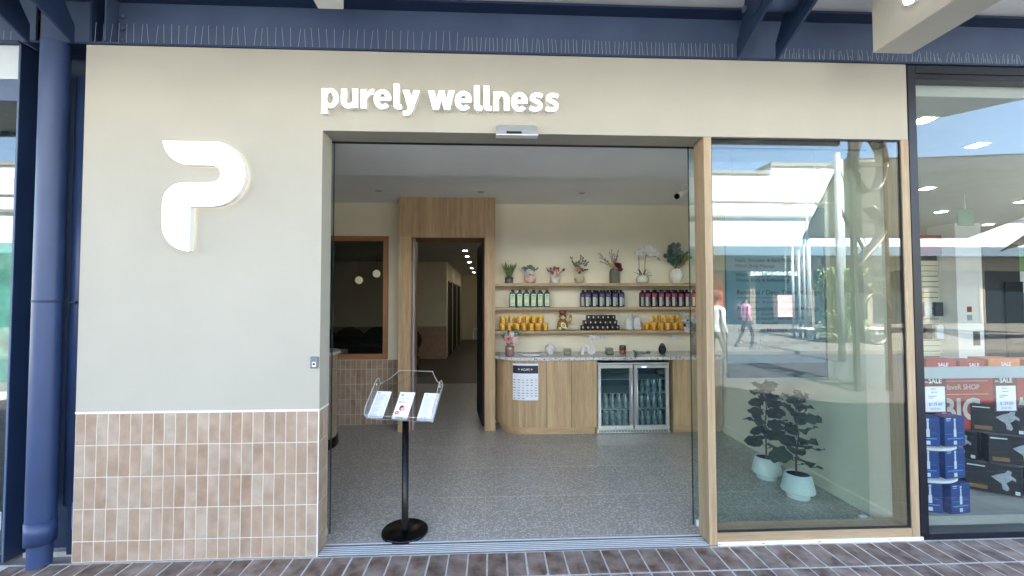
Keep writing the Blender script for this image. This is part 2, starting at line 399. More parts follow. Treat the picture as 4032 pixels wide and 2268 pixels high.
GL={'p':[rct(0,39,-44,137),ring(60,68,61,71,37,30,-150,150)],
 'u':[ring(55,52,55,54,37,31,180,330),rct(0,41,51,137),rct(80,119,0,137)],
 'r':[rct(0,39,0,137),[(38,62),(38,102),(56,128),(74,138),(92,139),(88,101),(68,99),(52,86)]],
 'e':[ring(61,68,61,71,38,30,2,318,30),rct(34,119,57,80)],
 'l':[rct(0,39,30,182),[(0,34),(42,34),(46,31),(58,31),(58,0),(46,-3),(24,-2),(8,8),(1,20)]],
 'y':[[(77,137),(122,137),(72,-8),(60,-32),(40,-44),(18,-47),(4,-44),(4,-14),(20,-14),(32,-9),(40,6)],[(0,137),(46,137),(74,44),(62,10),(42,0)]],
 'w':[[(0,137),(43,137),(66,40),(74,0),(34,0)],[(36,0),(74,0),(112,137),(77,137)],[(77,137),(112,137),(152,0),(114,0)],[(116,0),(154,0),(188,137),(147,137)]],
 'n':[rct(0,39,0,137),ring(59,80,57,60,38,31,0,158),rct(78,116,0,82)],
 's':[thick(smooth([(98,112),(76,121),(50,122),(28,110),(25,94),(44,79),(70,66),(84,50),(80,28),(58,16),(32,16),(8,27)]),30)]}
GX=[('p',118),('u',255),('r',395),('e',486),('l',625),('y',690),('w',872),('e',1063),('l',1201),('l',1270),('n',1340),('e',1468),('s',1597),('s',1714)]
from mathutils.geometry import tessellate_polygon as tess
def slab(mb,pts,y0,y1):
    n=len(pts); o=len(mb.v); mb.v+=[(p[0],y0,p[1]) for p in pts]+[(p[0],y1,p[1]) for p in pts]; mb.mat(0)
    for t_ in tess([[Vector((p[0],p[1],0)) for p in pts]]): mb.face([o+i for i in t_])
    mb.mat(1)
    for i in range(n): mb.face((o+i,o+(i+1)%n,o+n+(i+1)%n,o+n+i))
for ch,px in GX:
    mb=MB(); x0=.008+(px-118)*U; z0=2.7545
    for k,pl_ in enumerate(GL[ch]): slab(mb,[(x0+a*U,z0+(b+k*.7)*U) for a,b in pl_],-.046-k*.0003,-.010)
    mb.build('letter',[M_sign,M_signs],sg,True)
def arc(cx,cz,rad,a0,a1,n=14): return [(cx+rad*math.cos(R(a0+(a1-a0)*i/n)),cz+rad*math.sin(R(a0+(a1-a0)*i/n))) for i in range(n+1)]
em=thing('emblem_sign','large white lit emblem shaped like a rounded letter P on wall','sign',(-.7,-.02,1.86))
out=[(-.930,2.528)]+[(-.640,2.528)]+arc(-.640,2.331,.199,88,-88,26)+[(-.762,2.130),(-.762,1.859)]+arc(-.762,2.022,.163,-92,-178,12)+[(-.925,2.15)]+arc(-.80,2.150,.125,178,92,10)+[(-.640,2.277)]+arc(-.640,2.331,.053,-88,88,14)+[(-.780,2.384)]+arc(-.768,2.546,.162,-92,-174,10)
def ptria(mb,pts,y0,y1,mi_face,mi_side):
    from mathutils.geometry import tessellate_polygon
    n=len(pts); o=len(mb.v)
    mb.v+=[(p[0],y0,p[1]) for p in pts]+[(p[0],y1,p[1]) for p in pts]
    mb.mat(mi_face)
    for t_ in tessellate_polygon([[Vector((p[0],p[1],0)) for p in pts]]): mb.face([o+i for i in t_])
    mb.mat(mi_side)
    for i in range(n): mb.face((o+i,o+(i+1)%n,o+n+(i+1)%n,o+n+i))
mb=MB(); ptria(mb,out,-.052,-.012,0,1); mb.build('emblem_face',[M_sign,M_signs],em,True)
# door sensor
ds=thing('door_sensor','silver automatic door sensor above the doorway under the lettering','sensor',(1.221,-.03,2.6))
MB().prism([(-.001,2.602),(-.052,2.606),(-.060,2.622),(-.046,2.66),(-.02,2.675),(-.001,2.676)],'x',1.105,1.337).build('housing',M_silver,ds,True)
MB().prism([(-.001,2.602),(-.048,2.606),(-.055,2.622),(-.042,2.655),(-.02,2.668),(-.001,2.668)],'x',1.092,1.105).build('end_cap',M_silver,ds,True)
MB().prism([(-.001,2.602),(-.048,2.606),(-.055,2.622),(-.042,2.655),(-.02,2.668),(-.001,2.668)],'x',1.337,1.350).build('end_cap',M_silver,ds,True)
MB().box(1.155,1.25,-.0615,-.055,2.607,2.619).build('lens',M_black,ds,True)
MB().box(1.088,1.354,-.058,-.001,2.596,2.6015).build('base_plate',M_white,ds,True)
# access switch
sw=thing('entry_switch','small grey keyed switch plate on the wall left of the doorway','switch',(-.028,0,1.143))
MB().cbox(-.053,-.006,-.016,-.001,1.143,1.215,.004).build('housing',mat('switch_grey',(.16,.17,.19),.4,var=.05),sw,True)
MB().cbox(-.040,-.016,-.018,-.0162,1.153,1.183,.0006).build('key_plate',M_alu,sw,True)
mb=MB(); mb.lathe([(.006,0),(.006,.004)],0,0,0,12); mb.deform(lambda x,y,z:(x-.028,-.0185-z,y+1.170)); mb.build('key_barrel',M_black,sw,True)
MB().cbox(-.038,-.020,-.0178,-.0162,1.190,1.204,.0006).build('label_strip',mat('switch_mark',(.12,.16,.3),.4,var=0),sw,True)

# fixed window right
fw=thing('fixed_window','tall fixed window in a pale timber frame right of the doorway','window',(3.14,0,0))
MB().cbox(2.444,2.4945,-.002,.139,.001,H2-.002,.0015).build('frame_post',M_oaklt,fw,True)
MB().cbox(3.790,3.8425,-.002,.139,.022,H2-.002,.0015).build('frame_post',M_oaklt,fw,True)
MB().cbox(2.4955,3.789,-.001,.139,.022,.0765,.0015).build('bottom_rail',M_oakltx,fw,True)
MB().cbox(2.497,3.86,-.006,.12,0.0,.0215,.001).build('base_channel',M_white,fw,True,label='white metal channel under the window')
g=MB(); g.box(2.4955,3.789,.006,.026,.0775,.083).box(2.4955,3.789,.006,.026,2.617,2.626).box(2.4955,2.501,.006,.026,.0835,2.6165).box(3.783,3.789,.006,.026,.0835,2.6165); g.build('gasket',M_gask,fw,True)
MB().box(2.4955,3.789,.0120,.0205,.080,2.62).build('pane',M_glass,fw,True)
mb=MB(); mb.box(2.50,2.515,-.0075,-.0062,.008,.012)
for x in (2.78,3.15,3.62): mb.box(x,x+.02,-.0075,-.0062,.008,.012)
mb.build('drain_slot',M_blackm,fw,True)

# threshold
th=thing('door_threshold','grooved aluminium threshold track across the open doorway','threshold',(1.2,.06,0))
MB().box(.004,2.442,-.006,.124,-.002,.0035).build('base_plate',M_alud,th,True)
for k in range(6):
    y=.0+k*.0205 if k<5 else .113
    MB().cbox(.005,2.441,y-.004,y+.0045 if k<5 else .1235,.0038,.009,.0015).build('rib',M_alu,th,True)

# sliding doors
tr=thing('door_track','black overhead sliding door track inside the doorway','door track',(1.2,.24,2.64))
MB().box(-1.3,3.80,.192,.288,2.651,2.70).build('housing',M_gask,tr,True)
def leaf_door(x0,x1,lab,edge):
    t=thing('sliding_door',lab,'door',((x0+x1)/2,.24,0))
    MB().box(x0,x1,.234,.246,.012,2.650).build('pane',M_door,t,True)
    xe=x1 if edge=='r' else x0
    MB().box(xe-.0012,xe+.0012,.232,.248,.012,2.650).build('pane_edge',M_gedge,t,True)
    MB().cbox(x0+.02,x0+.07,.225,.255,.0,.045,.004).cbox(x1-.075,x1-.018,.225,.255,.0,.045,.004).build('floor_guide',M_white,t,True)
leaf_door(-1.28,-.013,'frameless glass sliding door slid open behind the left jamb','r')
leaf_door(2.452,3.715,'frameless glass sliding door slid open behind the fixed window','l')

# =====================================================================
# BUILDING SHELL (structure): walls, ceiling, roof
# =====================================================================
struct('ceiling',MB().box(-1.84,3.81,1.07,2.85,2.82,2.85).box(-1.84,3.81,.29,1.07,2.66,2.85),M_ceil)
iw=MB().box(-1.89,-1.84,.225,2.9,0,2.82).box(3.812,3.838,.146,2.85,0,2.82)
iw.box(-1.89,XL-.001,.187,.22,0,3.14).box(XL,-.02,.158,.19,0,2.64)
struct('side_walls',iw,M_intwall)
sk=thing('skirting_board','cream moulded skirting board along foot of right interior wall','skirting',(3.8,1.2,0))
MB().prism([(3.811,.0),(3.795,0),(3.795,.085),(3.800,.092),(3.806,.094),(3.811,.10)],'y',.15,2.3).build('board',M_intwall,sk,True)
MB().box(3.7935,3.7948,.15,2.3,.055,.060).build('bead',M_intwall,sk,True)
bw=struct('back_wall',MB().box(1.10,3.811,2.85,2.9,.0,2.82).box(-1.84,-.064,2.85,2.9,.819,.8195).box(-.261,-.064,2.85,2.9,.8195,2.82).box(-1.84,-1.75,2.85,2.9,.8195,2.82).box(-1.75,-.261,2.85,2.9,2.39,2.82),M_intwall)
tw=struct('tiled_wall',MB().box(-1.84,-.064,2.851,2.9,0,.814),M_grout)
MB().box(-1.84,-.064,2.846,2.9,.8145,.8185).build('tile_trim',M_white,tw)
zt=[(.699,.814),(.699-Q_,.699),(.699-2*Q_,.699-Q_),(.699-3*Q_,.699-2*Q_),(.001,.699-3*Q_)]
tile_run(tw,(0,0,0),[(-.070-P_*(i+1),-.070-P_*i) for i in range(20)],zt,2.849)
# interior window
wn=thing('interior_window','cedar framed internal window in the back wall showing the dim lounge','window',(-1.0,2.85,.82))
fwid=.066
MB().cbox(-1.75,-.261,2.828,2.905,2.324,2.39,.004).cbox(-1.75,-.261,2.828,2.905,.820,.888,.004).build('frame_rail',M_cedarx,wn,True)
MB().cbox(-.327,-.261,2.8285,2.9045,.8885,2.3235,.004).cbox(-1.75,-1.684,2.8285,2.9045,.8885,2.3235,.004).build('frame_stile',M_cedar,wn,True)
MB().box(-1.684,-.327,2.862,2.868,.888,2.324).build('pane',glass('inner_pane',(.75,.78,.78),1.45,.9),wn,True)
# timber portal
po=thing('timber_portal','oak veneered portal surround framing the dark corridor','door surround',(.5,2.51,0))
MB().cbox(-.064,.083,2.51,2.93,0,2.333,.001).build('jamb',M_oak,po,True)
MB().cbox(.976,1.0995,2.51,2.93,0,2.333,.001).build('jamb',M_oak,po,True)
MB().cbox(-.064,1.0995,2.51,2.93,2.334,2.819,.001).build('header',M_oak,po,True)
MB().box(.0835,.092,2.525,2.93,0,2.325).box(.9675,.9755,2.525,2.93,0,2.325).box(.0835,.9755,2.525,2.93,2.3255,2.3335).build('door_lining',M_cedar,po,True)
MB().box(.0925,.115,2.60,2.64,0,2.325).build('door_stop',M_grey,po,True,label='pale grey strip just inside the left jamb')
# corridor door
dr=thing('corridor_door','dark glazed door with a chrome D handle standing open in portal','door',(.962,2.66,0),R(97))
MB().cbox(0,.80,-.02,.02,.01,2.30,.002).build('door_leaf',M_blackm,dr)
MB().tube([(.70,.02,1.04),(.70,.065,1.04),(.70,.075,1.05),(.70,.075,1.16),(.70,.065,1.17),(.70,.02,1.17)],.006,8).build('handle',M_steel,dr)
# lounge and corridor behind
lg=MB().box(-5.5,-.19,9.15,9.2,.88,2.64).box(-.24,-.19,9.2,15,.0,2.64).box(1.105,1.155,2.93,15,0,2.64).box(-.24,1.1,15,15.05,0,2.64).box(-5.55,-5.5,2.95,9.15,0,2.64)
lg.box(-5.5,-1.84,2.9,2.95,0,2.64)
struct('lounge_walls',lg,M_intwall)
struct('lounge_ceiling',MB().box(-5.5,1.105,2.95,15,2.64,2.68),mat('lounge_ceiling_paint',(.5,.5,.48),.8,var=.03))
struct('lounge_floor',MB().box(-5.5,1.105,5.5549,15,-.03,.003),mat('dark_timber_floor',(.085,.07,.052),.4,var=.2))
lt=struct('lounge_tiled_wall',MB().box(-5.5,-.19,9.153,9.2,0,.875),M_grout)
m_=MB()
for i in range(60):
    for z0,z1 in zs: m_.box(-.195-P_*(i+1),-.195-P_*i-.003,9.149,9.153,z0,z1-.003)
o=m_.build('tile_panel',mat('lounge_tile',(.44,.29,.20),.4,var=.15,scale=12),lt); o['kind']='stuff'
M_lamp=emis('downlight_glow',(1,.93,.8),7)
for i,(x,y) in enumerate([(.50,5.16),(.475,6.51),(.455,7.68),(.426,9.22),(.389,11.35),(.364,13.39)]):
    t=thing('corridor_downlight','lit round corridor downlight, %s from the portal'%ORD[i],'downlight',(x,y,2.64),group='lit downlights along the corridor ceiling')
    MB().lathe([(.060,-.004),(.060,0),(.045,0),(.045,-.004)],0,0,0,16,cap=False).build('trim_ring',M_white,t)
    MB().cyl(0,0,-.003,-.001,.045,16).build('lamp_disc',M_lamp,t)
for i in range(3):
    t=thing('corridor_door_frame','dark closed treatment room door on corridor left wall, %s from the lounge'%ORD[i],'door',(-.19,10+i*1.6,0),group='treatment room doors')
    MB().box(.001,.02,-.42,.42,0,2.1).build('door_leaf',M_blackm,t)
    MB().box(.001,.03,-.46,-.42,0,2.14).box(.001,.03,.42,.46,0,2.14).build('frame',M_blackm,t)
# lounge furniture
for i,(x,z) in enumerate([(-2.02,2.05),(-1.62,2.20)]):
    t=thing('pendant_lamp',['lower left round paper pendant lamp seen through the internal window','higher right round paper pendant lamp seen through the internal window'][i],'lamp',(x,7.4,z),group='round pendant lamps in the lounge')
    MB().ball((0,0,0),.088,16).build('shade',mat('paper_shade',(.8,.74,.55),.8,var=.05,emit=(1,.88,.6),es=.035) if i==0 else MATS['paper_shade'],t)
    MB().cyl(0,0,.085,2.64-z,.004,6).build('cord',M_blackm,t)
sf=thing('lounge_sofa','dark scalloped lounge sofa against the far lounge wall','sofa',(-2.55,8.6,0))
M_sofa=mat('dark_blue_velvet',(.022,.034,.045),.9,var=.3,scale=8)
MB().cbox(-2.0,1.55,-.45,.35,.12,.48,.05).build('seat',M_sofa,sf)
for i in range(5): MB().ball((-1.65+i*.74,.36,.52),.42,16,1,.28,.88).build('backrest',M_sofa,sf)
tb=thing('side_table','small low table carrying papers, seen through the internal window','table',(-1.35,4.3,0))
MB().cbox(-.5,.42,-.25,.25,.66,.70,.005).build('tabletop',M_cedarx,tb)
for sx in (-.45,.37):
    for sy in (-.2,.2): MB().box(sx-.02,sx+.02,sy-.02,sy+.02,0,.66).build('leg',M_cedar,tb)
pp=MB().cbox(-.17,.12,-.12,.12,0,.09,.004).build('paper_stack',mat('grey_paper',(.42,.42,.42),.8,var=.3,scale=20)); pp.location=(-1.38,4.25,.70); tag(pp,'grey box of papers on low table behind the internal window','papers')
ch=thing('black_armchair','black armchair just left inside the corridor entrance','armchair',(-.80,6.6,0))
MB().ball((0,0,.50),.30,16,1,.8,.9).build('backrest',M_blackm,ch); MB().cbox(-.3,.3,-.45,.1,.18,.42,.05).build('seat',M_blackm,ch)
for sx in (-.25,.25):
    for sy in (-.4,.1): MB().cyl(sx,sy,0,.2,.02,8).build('leg',M_blackm,ch)

# room ceiling fittings
for i,(x,y) in enumerate([(-.235,2.23),(.928,2.235),(2.11,2.24)]):
    t=thing('ceiling_downlight',['unlit ceiling downlight nearest the internal window','unlit ceiling downlight in front of the timber portal','unlit ceiling downlight above the fridge counter'][i],'downlight',(x,y,2.82),group='unlit downlights in shop ceiling')
    MB().lathe([(.050,-.001),(.050,-.005),(.040,-.005),(.038,-.001)],0,0,0,18,cap=False).build('trim_ring',M_alu,t)
    MB().cyl(0,0,-.003,-.001,.038,18).build('lamp_disc',M_grey,t)
sp=thing('track_spotlight','black and white adjustable spotlight hanging from ceiling at right','spotlight',(3.13,1.85,2.82))
MB().cyl(0,0,-.02,0,.05,16).build('base',M_white,sp)
MB().tube([(0,0,-.02),(0,0,-.06)],.012,8).build('stem',M_white,sp)
MB().tube([(.03,0,-.07),(-.075,-.05,-.135)],.036,14).build('lamp_head',M_white,sp)
MB().tube([(-.0755,-.0502,-.1354),(-.088,-.059,-.144)],.030,14).build('lens',M_black,sp)

# shelves
SZ_=[(1.742,1.779),(1.450,1.480),(1.157,1.189)]
for i,(z0,z1) in enumerate(SZ_):
    t=thing('wall_shelf',['top long oak wall shelf carrying vases and plants','middle long oak wall shelf carrying rows of black bottles','lowest long oak wall shelf carrying yellow jars and black boxes'][i],'shelf',(1.1,2.85,z0),group='long oak wall shelves')
    MB().cbox(1.101,3.810,2.60,2.849,z0,z1,.001).build('board',M_oakx,t,True)
def plate(x,z,lab,blank=False):
    t=thing('wall_socket',lab,'socket',(x,2.85,z))
    MB().cbox(-.055,.055,-.008,-.001,-.034,.034,.002).build('face_plate',M_white,t)
    if not blank:
        for sx in (-.027,.027):
            MB().box(sx-.012,sx-.009,-.0088,-.0078,-.012,-.002).box(sx+.004,sx+.007,-.0088,-.0078,-.012,-.002).box(sx-.004,sx-.001,-.0088,-.0078,-.024,-.015).build('socket_holes',M_black,t)
            MB().cbox(sx-.007,sx+.005,-.011,-.0078,.012,.025,.001).build('rocker_switch',M_white,t)
plate(2.49,1.086,'white double power socket on wall above the counter')
plate(3.474,1.081,'blank cream wall plate above the right end of the counter',True)

# =====================================================================
# COUNTER
# =====================================================================
ct=thing('storage_counter','curved oak counter with terrazzo stone top along the back wall','counter',(2.4,2.6,0))
def curve(x0,yf,rad,yb,n=14):
    return [(x0,yb)]+[(x0+rad-rad*math.cos(PI/2*i/n),(yf+rad)-rad*math.sin(PI/2*i/n)) for i in range(n+1)]
cabl=curve(1.101,2.30,.40,2.849)
k=[p for p in cabl]
MB().prism(k+[(1.6935,2.30),(1.6935,2.849)],'z',.0925,.863).build('cabinet_door',M_oak,ct,True,label='curved end door')
MB().prism(curve(1.15,2.345,.36,2.849)+[(2.272,2.345),(2.272,2.849)],'z',0,.092).build('kickboard',M_oakx,ct,True)
MB().box(1.6945,2.277,2.318,2.849,.0925,.863).build('carcass',M_blackm,ct,True)
for a,b_ in ((1.6985,1.9850),(1.9900,2.2735)): MB().cbox(a,b_,2.30,2.3175,.088,.861,.0008).build('cabinet_door',M_oak,ct,True)
MB().box(2.2775,2.287,2.299,2.849,0,.8665).build('end_panel',M_oak,ct,True)
MB().box(3.193,3.203,2.299,2.849,0,.8665).build('end_panel',M_oak,ct,True)
MB().box(2.287,3.193,2.80,2.849,0,.8665).build('niche_back',M_blackm,ct,True)
MB().cbox(3.2055,3.385,2.30,2.3175,.088,.861,.0008).build('cabinet_door',M_oak,ct,True)
MB().cbox(3.388,3.790,2.30,2.3175,.088,.861,.0008).build('cabinet_door',M_oak,ct,True)
MB().box(3.2035,3.79,2.345,2.849,0,.0875).build('kickboard',M_oakx,ct,True)
MB().box(3.2035,3.79,2.318,2.849,.088,.863).build('carcass',M_oak,ct,True)
MB().prism(curve(1.052,2.268,.42,2.849)[1:]+[(3.810,2.268),(3.810,2.849),(1.101,2.849),(1.101,2.70)],'z',.867,.902).build('countertop',M_stone,ct,True)
# fridge
fr=thing('bar_fridge','stainless steel two door glass bar fridge under the counter','fridge',(2.72,2.31,0))
MB().box(2.291,3.148,2.34,2.36,.008,.830).box(2.291,2.300,2.36,2.78,.008,.830).box(3.139,3.148,2.36,2.78,.008,.830).box(2.30,3.139,2.76,2.78,.008,.830).box(2.30,3.139,2.36,2.76,.008,.07).box(2.30,3.139,2.36,2.76,.82,.830)
frb=MB().box(2.291,2.300,2.345,2.78,.008,.830).box(3.139,3.148,2.345,2.78,.008,.830).box(2.3001,3.1389,2.76,2.78,.0081,.8299).box(2.3001,3.1389,2.345,2.7599,.0081,.07).box(2.3001,3.1389,2.345,2.7599,.815,.8299)
frb.build('cabinet',mat('fridge_liner',(.10,.13,.14),.35,var=.05),fr,True)
MB().cbox(2.289,3.150,2.300,2.344,.812,.832,.002).build('top_trim',M_steel,fr,True)
def door(x0,x1,hx):
    z0,z1,e=.055,.806,.040
    m=MB()
    for a,b_,c,d in ((x0,x1,z1-e,z1),(x0,x1,z0,z0+e+.004)): m.cbox(a,b_,2.302,2.340,c,d,.004)
    for a,b_ in ((x0,x0+e),(x1-e,x1)): m.cbox(a,b_,2.3025,2.3395,z0+e+.0045,z1-e-.0005,.004)
    d=m.build('door',M_steel,fr,True)
    MB().box(x0+e,x1-e,2.318,2.324,z0+e+.004,z1-e).build('pane',glass('fridge_glass_%d'%(x0*10),(.80,.90,.92),1.5,1.6),d,True)
    MB().tube([(hx,2.272,.115),(hx,2.272,.755)],.0085,10).tube([(hx,2.272,.15),(hx,2.303,.15)],.005,8).tube([(hx,2.272,.72),(hx,2.303,.72)],.005,8).build('handle',M_steel,d,True)
    MB().lathe([(.005,0),(.005,.003)],(x0+x1)/2,0,0,10).deform(lambda x,y,z:(x,2.301-z,.078+y)).build('lock',M_alud,d,True)
door(2.297,2.716,2.690); door(2.729,3.147,2.755)
m=MB().box(2.293,3.147,2.318,2.344,.010,.052); m.build('base_grille',M_steel,fr,True)
m=MB()
for i in range(46): m.box(2.314+i*.0178,2.323+i*.0178,2.3165,2.3178,.018,.044)
m.build('grille_slots',M_blackm,fr,True)
MB().box(2.82,2.875,2.3005,2.3018,.775,.785).build('display',emis('blue_display',(.1,.15,.9),1.2),fr,True)
for z in (.27,.46,.62): MB().box(2.302,3.137,2.37,2.75,z,z+.004).build('shelf',M_alu,fr,True)
MB().box(2.7175,2.7275,2.33,2.344,.055,.806).build('mullion',M_blackm,fr,True)
M_pet=mat('clear_water_bottle',(.20,.25,.26),.12,var=.5,scale=22,coat=.8)
M_cap=mat('pale_bottle_cap',(.5,.55,.6),.4,var=0)
def water(x,y,z,lab,grp):
    global wproto
    if wproto is None:
        t=thing('water_bottle',lab,'bottle',(x,y,z),0,grp)
        MB().lathe([(.026,0),(.029,.005),(.029,.05),(.027,.055),(.029,.06),(.029,.105),(.012,.145),(.012,.150)],0,0,0,12).build('bottle_body',M_pet,t)
        MB().cyl(0,0,.150,.164,.013,10).build('cap',M_cap,t); wproto=t; return t
    return dup(wproto,(x,y,z),0,lab,grp)
wproto=None
for (xa,xb,door_) in ((2.35,2.67,'left'),(2.79,3.09,'right')):
    for z,lv in ((.071,'bottom'),(.275,'lower wire'),(.465,'upper wire')):
        if lv=='upper wire' and door_=='left': continue
        for i in range(5):
            for jj in range(2):
                water(xa+(xb-xa)*i/4,2.44+jj*.075,z,'%s water bottle in %s row, %s shelf, behind the %s fridge door'%(ORD[i],('front','back')[jj],lv,door_),'water bottles on the %s shelf, %s side of the fridge'%(lv,door_))
mb=MB().cbox(-.13,.13,-.02,.02,0,.10,.006); o=mb.build('drinks_carton',mat('pale_carton',(.55,.58,.55),.7,var=.15,scale=15)); o.location=(2.52,2.60,.071); tag(o,'pale drinks carton behind bottles in left side of the fridge','carton')
o=mb.build('drinks_carton',MATS['pale_carton']); o.location=(2.93,2.60,.071); tag(o,'pale drinks carton behind bottles in right side of the fridge','carton')

# poster taped to the curved door
def cy(x): return 2.30 if x>=1.501 else 2.70-math.sqrt(max(0,.16-(1.501-x)**2))
M_paper=mat('poster_paper',(.78,.80,.86),.35,var=.02); M_navyp=mat('navy_print',(.012,.02,.055),.4,var=0); M_ink=mat('grey_print',(.25,.27,.33),.5,var=.4,scale=60); M_yel=mat('yellow_dot',(.7,.5,.03),.5,var=0)
ps=thing('payment_poster','taped HICAPS poster with navy header on the curved counter door','poster',(1.45,2.3,.404))
def curved(mb,off): return mb.deform(lambda x,y,z:(x,cy(x)-off+y,z))
def strip(mb,x0,x1,z0,z1,n=10,y=0):
    for i in range(n):
        a=x0+(x1-x0)*i/n; b_=x0+(x1-x0)*(i+1)/n; mb.add([(a,y,z0),(b_,y,z0),(b_,y,z1),(a,y,z1)],[(0,1,2,3)])
    return mb
m=MB(); strip(m,1.303,1.597,.406,.828); strip(m,1.303,1.597,.406,.828,10,.0012); curved(m,.0025).build('sheet',M_paper,ps,True)
curved(strip(MB(),1.304,1.596,.715,.806),.0033).build('header',M_navyp,ps,True)
m=put(MB(),'HiCAPS',1.447,0,.749,.036,.008,'CENTER',.85); curved(m,.0040).build('header_lettering',M_white,ps,True)
m=MB()
for x in (1.372,1.520): m.add([(x+.011*math.cos(2*PI*i/12),0,.763+.011*math.sin(2*PI*i/12)) for i in range(12)],[tuple(range(12))])
curved(m,.0040).build('yellow_dot',M_yel,ps,True)
m=MB()
for j in range(8):
    for i in range(6):
        if j==7 and i>2: continue
        x=1.322+i*.0495; z=.640-j*.0305; wv=rnd.uniform(.010,.017); hv=rnd.uniform(.0022,.0055)
        m.add([(x-wv,0,z-hv),(x+wv,0,z-hv),(x+wv,0,z+hv),(x-wv,0,z+hv)],[(0,1,2,3)])
curved(m,.0036).build('logo_grid',M_ink,ps,True)
M_tape=glass('clear_tape',(.93,.93,.92),1.5,1.2,.15)
for a_ in ((1.29,1.66,.838,.866),(1.56,1.68,.375,.402)): curved(strip(MB(),*a_,6),.0030).build('clear_tape',M_tape,ps,True)

# =====================================================================
# GOODS ON SHELVES
# =====================================================================
M_bb=mat('black_bottle',(.008,.007,.009),.28,var=0)
M_lg=mat('label_cream_green',(.62,.74,.55),.5,var=.08,scale=30); M_grn=mat('label_green',(.16,.50,.25),.5,var=.2,scale=40); M_ylw=mat('label_yellow',(.75,.68,.20),.5,var=.1,scale=40)
M_pur=mat('label_purple',(.075,.045,.20),.5,var=.1); M_palel=mat('label_pale',(.50,.56,.42),.5,var=.05); M_mag=mat('label_magenta',(.36,.03,.11),.5,var=.1); M_dk=mat('label_charcoal',(.06,.05,.07),.5,var=.3,scale=60); M_lil=mat('label_lilac',(.25,.12,.26),.5,var=.3,scale=50)
def bottle_proto(kind):
    t=thing('oil_bottle','','bottle')
    w_=.037
    m=MB(); m.cbox(-w_,w_,-.030,.030,0,.178,.006)
    m.prism([(-w_+.003,.178),(w_-.003,.178),(.017,.194),(-.017,.194)],'y',-.026,.026).build('bottle_body',M_bb,t)
    MB().cyl(0,0,.194,.216,.0175,14).build('cap',M_bb,t)
    y=-.0306; m=MB()
    def q(mi,x0,x1,z0,z1,d): m.mat(mi); m.add([(x0,y-d,z0),(x1,y-d,z0),(x1,y-d,z1),(x0,y-d,z1)],[(0,1,2,3)])
    def el(mi,cx,cz,a,b_,d): m.mat(mi); m.add([(cx+a*math.cos(2*PI*i/12),y-d,cz+b_*math.sin(2*PI*i/12)) for i in range(12)],[tuple(range(12))])
    if kind=='g':
        q(0,-.029,.029,.012,.165,0); q(1,-.020,.020,.10,.150,.0004); el(2,0,.145,.019,.010,.0008); q(3,-.021,.021,.075,.099,.0004); q(1,-.026,.026,.014,.040,.0004); el(4,-.008,.052,.008,.006,.0006); el(4,.010,.052,.006,.005,.0006)
        m.build('label_print',[M_lg,mat('label_mint',(.34,.66,.42),.5,var=.2,scale=40) if 'label_mint' not in MATS else MATS['label_mint'],M_grn,M_ylw,M_ink],t)
    else:
        top=M_pur if kind=='p' else M_mag
        q(1,-.030,.030,.008,.165,0); q(0,-.030,.030,.128,.168,.0004); q(2,-.028,.006,.012,.126,.0008); q(3,.009,.030,.030,.118 if kind=='p' else .070,.0005); el(4,0,.147,.014,.006,.0008)
        m.build('label_print',[top,M_dk,M_palel,M_lil if kind=='m' else M_ink,M_lil],t)
    return t
def row(proto,xs_,y,z,labf,grp,rz=0,jit=.02):
    for i,x in enumerate(xs_):
        if i==0: proto.location=(x,y,z); proto.rotation_euler=(0,0,rnd.uniform(-jit,jit)); proto['label']=labf(i); proto['group']=grp
        else: dup(proto,(x,y+rnd.uniform(-.003,.003),z),rnd.uniform(-jit,jit),labf(i),grp)
Z2=1.481
row(bottle_proto('g'),[1.317,1.406,1.491,1.579,1.663,1.749],2.675,Z2,lambda i:'black bottle with green label, %s from the left in its row of six'%ORD[i],'green labelled black bottles')
gp=bottle_proto('p')
row(gp,[2.265,2.354,2.439,2.522,2.609,2.692],2.675,Z2,lambda i:'black bottle with purple topped label, %s from left in its row'%ORD[i],'purple labelled black bottles')
for i,x in enumerate([2.245,2.335,2.43,2.52,2.61,2.69]): dup(gp,(x-.02,2.755,Z2),0,'black bottle in the back row behind purple labelled bottles, %s from left'%ORD[i],'back row of black bottles')
gm=bottle_proto('m')
row(gm,[3.027,3.113,3.202,3.287,3.37,3.458,3.543,3.631],2.675,Z2,lambda i:'black bottle with magenta topped label, %s from left in its row'%ORD[i],'magenta labelled black bottles')
for i,x in enumerate([3.02,3.1,3.19,3.28,3.37,3.46,3.55]): dup(gm,(x-.025,2.755,Z2),0,'black bottle in the back row behind magenta labelled bottles, %s from left'%ORD[i],'back row behind magenta bottles')
# yellow jars
M_jar=mat('yellow_jar',(.78,.42,.015),.35,var=.08,scale=20); M_jl=mat('yellow_lid',(.85,.52,.02),.35,var=.03); M_or=mat('orange_print',(.62,.17,.02),.4,var=.25,scale=30); M_cr=mat('yellow_pale_print',(.86,.72,.18),.4,var=.1)
jar=thing('yellow_jar','','jar')
MB().lathe([(.030,0),(.034,.003),(.035,.062),(.034,.066)],0,0,0,18).build('jar_body',M_jar,jar)
MB().lathe([(.038,.066),(.039,.068),(.039,.084),(.036,.090),(.001,.091)],0,0,0,18).build('lid',M_jl,jar)
m=MB()
def cylpatch(m,r_,a0,a1,z0,z1,n=5):
    for i in range(n):
        a=R(a0+(a1-a0)*i/n); b_=R(a0+(a1-a0)*(i+1)/n)
        m.add([(r_*math.sin(a),-r_*math.cos(a),z0),(r_*math.sin(b_),-r_*math.cos(b_),z0),(r_*math.sin(b_),-r_*math.cos(b_),z1),(r_*math.sin(a),-r_*math.cos(a),z1)],[(0,1,2,3)])
